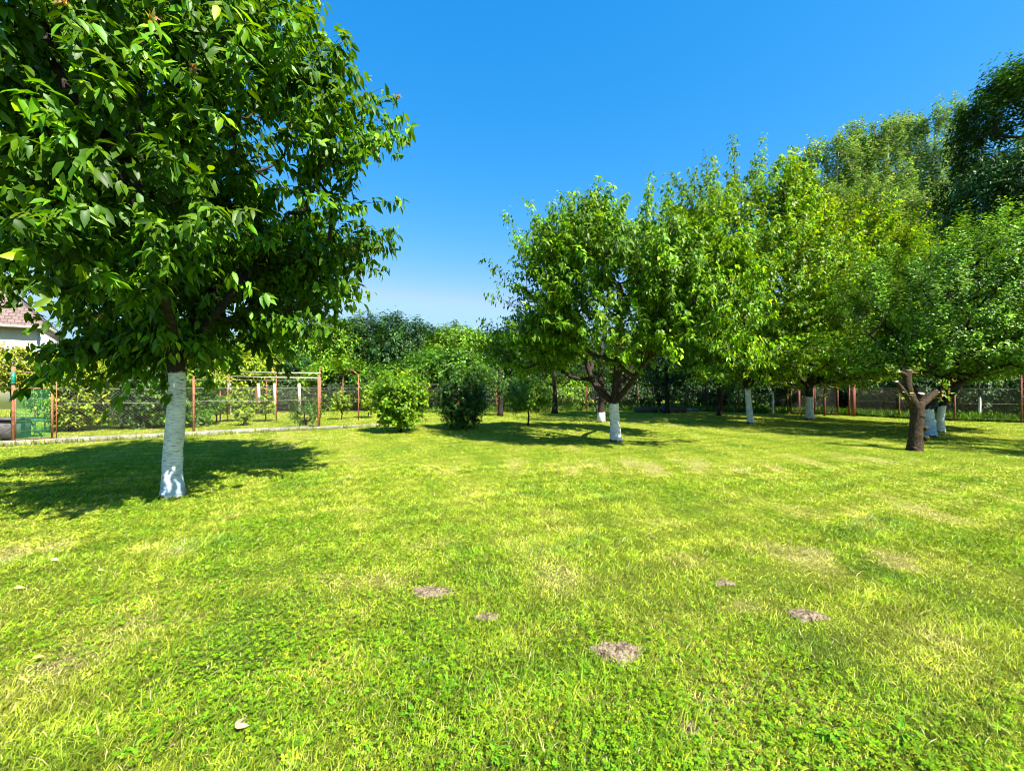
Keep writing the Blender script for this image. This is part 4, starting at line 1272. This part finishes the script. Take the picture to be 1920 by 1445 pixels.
make_tree('apple_tree', b6, [(0, 0, 0), (.0, 0, .5), (.1, 0, .95), (.6, .05, 1.5), (1.0, .1, 2.4)], (.105, .08),
          [(1.3, .4, 4.0, 3.0, 2.7, 2.2, 1.0), (1.2, .3, 2.7, 2.9, 2.6, 1.0, 1.1)], 700, .10, AP, M_LEAF_APPLE,
          trunk_mat("whitewashed_bark_apple_back", .85), 'second apple tree with patchy whitewashed trunk leaning right', 'apple tree', 'apple trees',
          seed=106, lps=60, kind='mid', shoot=(.35, .8), droop=.1, clump=.5, cf=1.4, cluster=4, up=.7, leafw=.6, spread=.06, minr=.006,
          limbs=[(3, [(1.4, 0, 1.9), (2.6, 0, 2.6)])])


# tree standing just outside the frame on the right; its shade reaches the lawn's right edge
make_tree('apple_tree', (14.6, 7.9, 0), [(0, 0, 0), (0, 0, .5), (.05, 0, 1.1), (.1, 0, 2.2)], (.14, .09), [(0, 0, 3.6, 2.3, 2.3, 1.7, 1.0)], 330, .10, AP, M_LEAF_APPLE,
          trunk_mat("whitewashed_bark_side", .85), 'apple tree just outside the right edge casting shade on the lawn', 'apple tree', 'apple trees',
          seed=107, lps=50, kind='low', shoot=(.35, .8), droop=.1, clump=.5, cf=1.4, cluster=4, up=.7, leafw=.6, spread=.06, minr=.006)


# pruned bare tree
def pruned():
    b = gp(1717, 843)
    sc = b[1] / FPX
    q = lambda px, py, dy=0.0: np.array([b[0] + (px - 1717) * sc, b[1] + dy, (843 - py) * sc])
    root = empty('pruned_tree', b, 'bare cut back fruit tree with thick brown trunk and sawn off forks', 'tree')
    r = np.random.default_rng(3)
    mb = MB()
    P = bez([q(1715, 848), q(1716, 835), q(1717, 815), q(1719, 790), q(1720, 768), q(1721, 752)], 5)
    R = np.interp(np.linspace(0, 1, len(P)), [0, .12, .3, .6, .85, 1], [.20, .155, .135, .125, .13, .115])
    mb.tube(P, R, 26, wob=.045, r=r)
    # knots
    for (px, py) in ((1731, 818), (1730, 800), (1710, 838), (1724, 778)):
        mb.tube([q(px - 4, py + 2, -.06), q(px + 2, py, -.12)], [.08, .04], 8, wob=.12, r=r)
    limbs_ = [([(1718, 762), (1708, 745), (1702, 725), (1701, 708), (1704, 694)], (.105, .07), 0), ([(1712, 757), (1701, 745), (1690, 730), (1678, 715)], (.065, .042), -.05),
              ([(1721, 762), (1735, 752), (1748, 742), (1759, 734)], (.082, .062), 0.05), ([(1719, 757), (1722, 745), (1722, 737)], (.08, .065), -.1), ([(1702, 706), (1693, 700), (1684, 696)], (.065, .04), -.02)]
    cuts = []
    for pts, (r0, r1), dy in limbs_:
        PP = bez([q(x_, y_, dy * i / len(pts)) for i, (x_, y_) in enumerate(pts)], 4)
        mb.tube(PP, np.linspace(r0, r1, len(PP)), 14, wob=.05, r=r)
        dd_ = norm(PP[-1] - PP[-2]); cuts.append((PP[-1], dd_, r1))
    mb.build('trunk', M_BARK_OLD, root, smooth=True)
    mc = noise_mat("sawn_wood", (.50, .36, .28), (.68, .55, .46), 12, .8, .2)
    for (p_, dd_, r1) in cuts:
        mb = MB(); mb.tube([p_ - dd_ * .004, p_ + dd_ * .008], r1 * .93, 14); mb.build('sawn_end', mc, root)
    # fresh sprouts
    pts = [q(1668, 690), q(1680, 700), q(1714, 693), q(1722, 692), q(1768, 722), q(1774, 738), q(1766, 745), q(1772, 716), q(1694, 738), q(1690, 742)]
    for (ps, c) in ((pts[0:2], (1680, 698)), (pts[2:4], (1706, 697)), (pts[4:8], (1762, 737)), (pts[8:], (1697, 745))):
        mb = MB()
        for p_ in ps: mb.tube([q(*c), p_], [.01, .004], 4)
        n_ = 15 * len(ps)
        P = np.repeat(np.array(ps), 15, 0) + r.normal(0, .055, (n_, 3))
        ax = norm(r.normal(size=(n_, 3)) + [0, 0, .3])
        V, F, cc = leaves_mesh(P, ax, norm(r.normal(0, .5, (n_, 3)) + [0, 0, 1]), r.uniform(.07, .11, n_), r.uniform(.03, .045, n_), pick_cols([(.14, .32, .02), (.22, .34, .03), (.10, .26, .02), (.30, .22, .05)], n_, r), 'fine')
        so = mb.build('sprout', M_BARK, root)
        mesh_obj('leaves', V, [F], M_LEAF, so, col=cc, origin=b)


pruned()


# thin white saplings by the right fence
def simple_tree(name, px, py, H, R, tr_r, pal, label, cat, group, seed, n=160, leaf=.12, lps=30, wash=0, zc=None, lowz=.3, mat=None, kind='low', d=None, bark=None, **kw):
    g = gp(px, py) if d is None else g3(at(px, HOR, d))
    zc = zc if zc is not None else H * .62
    ry = kw.pop('ry', R)
    E = kw.pop('E', [(0, 0, zc, R, ry, H - zc, 1.0), (0, 0, zc * .8, R * .9, ry * .9, max(.25, zc * .8 - lowz), .8)])
    return make_tree(name, g, [(0, 0, 0), (.03, 0, zc * .35), (-.03, 0, zc * .6), (0, 0, zc)], (tr_r, tr_r * .55), E, n, leaf, pal, mat or M_LEAF_DULL,
                     bark or (trunk_mat(name + "_wash_%d" % px, wash) if wash else M_BARK), label, cat, group, seed=seed, lps=lps, kind=kind, sides=8, **kw)


simple_tree('young_tree', 1836, 786, 2.9, 1.1, .05, LG, 'young tree with thin white stem just outside the right fence', 'tree', None, 201, n=60, leaf=.11, lps=26, wash=1.0, zc=2.3, lowz=1.6)
simple_tree('young_tree', 1449, 775, 2.6, .9, .05, LG, 'young tree with thin white stem beside a rusty fence post', 'tree', None, 202, n=45, leaf=.12, lps=20, wash=1.2, zc=2.2, lowz=1.6)
simple_tree('fruit_tree', 1348, 778, 3.6, 1.5, .10, LG, 'small dark trunked fruit tree left of the slim white trunk', 'tree', None, 203, n=110, leaf=.12, lps=28, zc=2.5, lowz=1.3)
simple_tree('fruit_tree', 1127, 791, 4.6, 1.6, .15, DK, 'dark fruit tree with white painted foot behind the middle cherry', 'tree', None, 204, n=150, leaf=.12, lps=26, wash=.42, zc=3.2, lowz=1.9)
simple_tree('fruit_tree', 1040, 775, 4.2, 1.7, .14, MG, 'fork trunked fruit tree in the shade left of the ladder', 'tree', None, 205, n=170, leaf=.12, lps=28, zc=2.9, lowz=1.2)
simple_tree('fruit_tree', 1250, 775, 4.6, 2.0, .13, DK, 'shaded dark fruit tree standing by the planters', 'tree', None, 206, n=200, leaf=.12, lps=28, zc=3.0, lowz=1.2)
simple_tree('fruit_tree', 938, 779, 3.4, 1.3, .13, MG, 'stubby fruit tree with pale trunk foot right of the dark shrub', 'tree', None, 207, n=120, leaf=.12, lps=28, zc=2.4, lowz=.9)

# shrubs on the lawn and behind the fence
simple_tree('shrub', 750, 810, 1.9, .86, .05, LG, 'round bright green shrub on the lawn right of the single arch', 'shrub', 'shrubs', 211, n=330, leaf=.095, lps=38, zc=1.15, lowz=.08, kind='mid', droop=.2, shoot=(.2, .45), leafw=.7, minr=.004, clump=.25, cf=3, mat=M_LEAF)
simple_tree('shrub', 866, 803, 2.15, .85, .05, DK + MG, 'dark upright shrub on the lawn left of the little tree', 'shrub', 'shrubs', 212, n=300, leaf=.09, lps=38, zc=1.1, lowz=.0, kind='mid', droop=.1, shoot=(.2, .4), leafw=.7, minr=.004, clump=.2, cf=3)
simple_tree('little_tree', 990, 798, 1.75, .80, .035, LG, 'little standard tree with thin bare stem on the lawn', 'tree', None, 213, n=170, leaf=.095, lps=36, zc=1.2, lowz=.55, kind='mid', droop=.2, shoot=(.2, .4), leafw=.65, minr=.004)
simple_tree('shrub', 572, 801, 1.15, .55, .03, MG, 'low bush tangled at the foot of the pergola', 'shrub', 'shrubs', 214, n=70, leaf=.085, lps=26, zc=.6, lowz=.05, kind='mid', droop=.1, shoot=(.15, .3), minr=.004)
simple_tree('shrub', 340, 800, 2.4, 1.25, .05, MG, 'tall leafy bush behind the wire fence beside the near trunk', 'shrub', 'shrubs', 215, n=420, leaf=.12, lps=30, zc=1.2, lowz=.05, kind='low', shoot=(.2, .45), minr=.004, clump=.2)
simple_tree('shrub', 272, 802, 2.2, .95, .05, DK, 'dark leafy bush behind the wire fence left of the near trunk', 'shrub', 'shrubs', 216, n=380, leaf=.12, lps=30, zc=1.1, lowz=.02, kind='low', shoot=(.2, .45), minr=.004, clump=.2)
simple_tree('shrub', 132, 808, 2.75, .95, .05, VN, 'tall vine covered bush right behind the netted gate', 'shrub', 'shrubs', 217, n=420, leaf=.13, lps=30, zc=1.5, lowz=.05, kind='low', shoot=(.2, .45), minr=.004, clump=.25)
simple_tree('shrub', 185, 796, 2.9, 1.1, .05, VN, 'vine covered bush behind the lattice vine post', 'shrub', 'shrubs', 218, n=330, leaf=.13, lps=30, zc=2.1, lowz=1.2, kind='low', shoot=(.2, .45), minr=.004, clump=.25)
simple_tree('shrub', 22, 792, 3.0, 1.7, .05, VN + [(.45, .30, .04)], 'yellowing vine hedge in front of the house', 'shrub', 'shrubs', 219, n=360, leaf=.14, lps=30, zc=2.2, lowz=1.3, kind='low', shoot=(.2, .5), minr=.004, clump=.3)
simple_tree('shrub', 255, 778, 3.4, 2.6, .06, VN, 'wide leafy hedge bush in the gap left of the near trunk', 'shrub', 'shrubs', 220, n=330, leaf=.13, lps=28, zc=2.4, lowz=1.2, ry=1.0, kind='low', shoot=(.2, .5), minr=.004, clump=.25)
for i, (px, py, h, R_, lb) in enumerate(((446, 790, 1.45, .5, 'young yellow green vine in the left bay of the pergola'), (497, 790, 1.05, .36, 'bushy yellow vine on a short dark stem inside the pergola'), (640, 786, 1.2, .42, 'staked yellow green vine between pergola and single arch'),
                                         (690, 783, 1.5, .5, 'yellow green vine growing right of the single arch'), (405, 792, 1.1, .55, 'low yellow green vine left of the pergola posts'), (456, 797, .7, .3, 'tiny vine seedling in front of the pergola'))):
    simple_tree('grape_vine', px, py, h, R_, .025, VN, lb, 'vine', 'grape vines', 230 + i, n=int(60 * R_ / .45), leaf=.10, lps=18, zc=h * .68, lowz=h * .3, kind='mid', shoot=(.12, .3), leafw=.85, minr=.003, clump=.3, cf=4)

# ------------------------------------------------------------------ trees behind the garden
line = [  # px, top y, distance, radius, palette, name, label
    (395, 640, 24, 2.4, VN, 'yellowish bushy tree behind the left end of the pergola'),
    (452, 622, 30, 2.4, MG, 'mid green tree behind the left end of the pergola'),
    (505, 612, 33, 2.3, DK, 'dark green tree behind the pergola'),
    (470, 660, 25, 2.0, VN, 'low yellow green tree just behind the pergola pipes'),
    (560, 614, 29, 2.3, LG, 'light green tree behind the right half of the pergola'),
    (610, 592, 36, 2.0, MG, 'slender wispy tree standing behind the light green one'),
    (648, 600, 30, 2.2, LG, 'bright green tree left of the tall dark rounded one'),
    (700, 586, 31, 2.9, DK, 'tall dark rounded tree above the round shrub, left half'),
    (757, 592, 30, 2.9, DK, 'tall dark rounded tree above the round shrub, right half'),
    (640, 680, 25, 1.9, LG, 'low bright green tree behind the single arch'),
    (808, 655, 27, 2.0, MG, 'lower tree filling the dip in the tree line'),
    (858, 606, 30, 2.4, LG, 'feathery light green tree beside the middle cherry'),
    (845, 660, 25, 1.9, MG, 'low round tree behind the dark shrub'),
    (420, 690, 26, 2.4, MG, 'low bush like tree left of the pergola behind the vines'),
    (570, 670, 27, 2.4, DK, 'low dark tree behind the right bay of the pergola'),
    (740, 690, 26, 2.3, MG, 'low tree right behind the round shrub'),
    (800, 610, 33, 2.4, MG, 'green tree standing behind the dip of the tree line'),
    (905, 620, 31, 2.6, MG, 'mid green tree partly behind the middle cherry, left side'),
    (960, 625, 29, 2.6, DK, 'dark tree low behind the middle cherry, left side'),
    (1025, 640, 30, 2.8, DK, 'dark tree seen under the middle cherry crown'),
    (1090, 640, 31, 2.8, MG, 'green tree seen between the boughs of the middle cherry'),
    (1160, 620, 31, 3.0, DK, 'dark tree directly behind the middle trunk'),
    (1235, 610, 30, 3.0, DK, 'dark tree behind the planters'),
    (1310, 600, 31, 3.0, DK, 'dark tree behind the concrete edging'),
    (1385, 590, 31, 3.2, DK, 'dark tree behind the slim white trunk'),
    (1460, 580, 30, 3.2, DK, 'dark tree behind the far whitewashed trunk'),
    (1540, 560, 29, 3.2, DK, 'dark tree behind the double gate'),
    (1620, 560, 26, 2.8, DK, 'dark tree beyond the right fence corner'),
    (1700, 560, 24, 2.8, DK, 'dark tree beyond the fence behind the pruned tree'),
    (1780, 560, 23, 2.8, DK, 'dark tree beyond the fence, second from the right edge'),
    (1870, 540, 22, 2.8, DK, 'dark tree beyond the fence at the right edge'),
]
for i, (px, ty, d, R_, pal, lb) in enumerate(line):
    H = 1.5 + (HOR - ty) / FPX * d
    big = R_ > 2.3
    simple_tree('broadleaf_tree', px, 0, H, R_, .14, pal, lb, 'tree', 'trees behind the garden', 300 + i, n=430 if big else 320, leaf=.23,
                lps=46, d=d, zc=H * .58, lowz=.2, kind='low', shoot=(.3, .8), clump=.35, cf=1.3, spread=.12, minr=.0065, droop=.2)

# undergrowth beyond the back fence; canopy shade put into its dark leaf colour
for i, (px, d, R_, H, pal, lb) in enumerate(((620, 25.5, 2.6, 2.4, DK, 'dark undergrowth bush behind the fence near the single arch'), (760, 26, 2.8, 2.6, DK, 'dark undergrowth bush behind the round shrub'), (520, 25, 2.6, 2.2, DK, 'dark undergrowth bush behind the pergola'),
                                             (900, 27, 2.8, 2.6, DK, 'dark undergrowth bush behind the little tree'), (1030, 28, 2.6, 2.0, LG, 'sunlit undergrowth bush left of the ladder'), (1180, 28.5, 3.0, 2.6, DK, 'dark undergrowth bush behind the middle trunk'), (1320, 27.5, 3.2, 3.2, DK, 'dark undergrowth bush behind the edging'),
                                             (1440, 26, 3.2, 3.2, DK, 'dark undergrowth bush left of the double gate'), (1570, 24.5, 2.8, 3.2, DK, 'dark undergrowth bush behind the double gate'), (1660, 22.5, 2.0, 2.8, DK, 'dark undergrowth bush behind the fence left of the pruned tree'),
                                             (1745, 21, 2.0, 2.6, DK, 'dark undergrowth bush behind the apple trunks'), (1835, 20.5, 2.2, 2.6, DK, 'dark undergrowth bush behind the thin white stem'), (1925, 20, 2.2, 2.8, DK, 'dark undergrowth bush at the right edge'))):
    simple_tree('bush', px, 0, H, R_, .05, pal, lb, 'bush', 'undergrowth bushes behind the back fence', 340 + i, n=380, leaf=.18, lps=34, d=d, zc=H * .5, lowz=.0, ry=1.2, kind='low', shoot=(.25, .55), clump=.15, spread=.1, minr=.006)

# poplars
for i, (px, ty, d, R_, lb) in enumerate(((1592, 226, 43, 2.3, 'grey green poplar standing behind the second and third ones'), (1682, 210, 43, 2.3, 'grey green poplar standing behind the dense topped ones'), (1520, 268, 40, 2.2, 'grey green poplar, leftmost of the row'), (1566, 250, 38, 2.3, 'grey green poplar, second from left in the row'), (1612, 232, 39, 2.3, 'grey green poplar, third from left with dense top'),
                                         (1660, 222, 38, 2.3, 'grey green poplar, fourth from left with dense top'), (1700, 216, 40, 2.3, 'grey green poplar left of the two thin tall ones'), (1748, 190, 38, 1.2, 'thin tall poplar with pale bare trunk'),
                                         (1786, 180, 39, 1.1, 'thinnest tall poplar beside the great dark tree'), (1640, 330, 34, 2.3, 'lower poplar filling in front of the dense topped poplars'), (1545, 350, 35, 2.2, 'lower poplar in front of the leftmost one'), (1730, 350, 34, 2.2, 'lower poplar at the foot of the two thin tall ones'))):
    H = 1.5 + (HOR - ty) / FPX * d
    thin = R_ < 1.5
    E = [(.3, 0, H * .80, R_ * .8, R_ * .8, H * .20, 1.0), (0, 0, H * .55, R_, R_, H * .27, 1.0), (0, 0, H * .3, R_ * 1.1, R_ * 1.1, H * .2, .8)]
    make_tree('poplar_tree', g3(at(px, HOR, d)), [(0, 0, 0), (.1, 0, H * .3), (-.1, 0, H * .6), (.3, 0, H * .93)], (.22, .05), E, 400 if thin else 950, .25, PO, M_LEAF_DULL, M_POPBARK, lb, 'poplar', 'poplars beyond the fence',
              seed=400 + i, lps=34, kind='low', shoot=(.5, 1.3), droop=.1, clump=.45, cf=1.0, up=1.2, spread=.14, sides=8, minr=.0065, shell=.4, leafw=.6)

# great dark tree at the right edge
d = 25.0
g = g3(at(1915, HOR, d))
make_tree('great_tree', g, [(0, 0, 0), (0, 0, 4), (-.3, 0, 8), (-.2, 0, 12), (0, 0, 16)], (.4, .15),
          [(.6, 0, 16.3, 3.6, 3.6, 4.4, 1.0), (-.4, 0, 12.5, 4.4, 4.2, 3.4, 1.0), (.5, 0, 9.5, 3.8, 3.8, 2.0, .7)], 1900, .24, [(.022, .07, .008), (.03, .095, .010), (.045, .13, .012)], M_LEAF_DULL, M_BARK,
          'great dark broadleaf tree towering at the right edge', 'tree', seed=420, lps=34, kind='low', shoot=(.5, 1.1), droop=.3, clump=.45, cf=.8, spread=.15, sides=10, minr=.008, rcap=.10)

# far wood closing the horizon: one mass nobody could count
r = np.random.default_rng(500)
n_ = 60000
th = r.uniform(-1.15, 1.15, n_)
dist = r.uniform(46, 62, n_)
x = np.tan(th) * 0 + np.sin(th) * dist * 1.25; y = np.cos(th) * dist
top = 4.2 + 1.2 * np.sin(th * 31) + .8 * np.sin(th * 77 + 1) + 3.5 * (x > 22)
z = r.uniform(0, 1, n_) ** .8 * top
P = np.stack([x, y, z], 1)
ax = norm(r.normal(size=(n_, 3)))
V, F, cc = leaves_mesh(P, ax, norm(r.normal(size=(n_, 3)) + [0, -.6, 1]), r.uniform(.5, .9, n_), r.uniform(.3, .5, n_), pick_cols(DK + MG, n_, r), 'low')
tag(mesh_obj('far_woodland', V, [F], M_LEAF_DULL, col=cc), 'far belt of woodland closing the horizon behind the garden', 'woodland', kind='stuff')

# taller weeds at the foot of the right fence
r = np.random.default_rng(510)
n_ = 9000
s = r.uniform(0, 1, n_)
pl_ = np.array(BACK + BACK2)
seg = r.integers(1, len(pl_) - 1, n_)
q = pl_[seg] + (pl_[seg + 1] - pl_[seg]) * s[:, None]
q = q + norm(q) * (.1 + np.abs(r.normal(0, .7, n_)))[:, None]
P = np.concatenate([q, np.zeros((n_, 1))], 1)
ax = norm(np.stack([r.normal(0, .45, n_), r.normal(0, .45, n_), np.ones(n_)], 1))
V, F, cc = leaves_mesh(P, ax, r.normal(size=(n_, 3)), r.uniform(.1, .42, n_), r.uniform(.03, .07, n_), pick_cols(LG + MG, n_, r), 'low', droop=.5)
tag(mesh_obj('tall_grass', V, [F], M_GRASS, col=cc), 'tall unmown grass along the far side of the back fence', 'grass', kind='stuff')
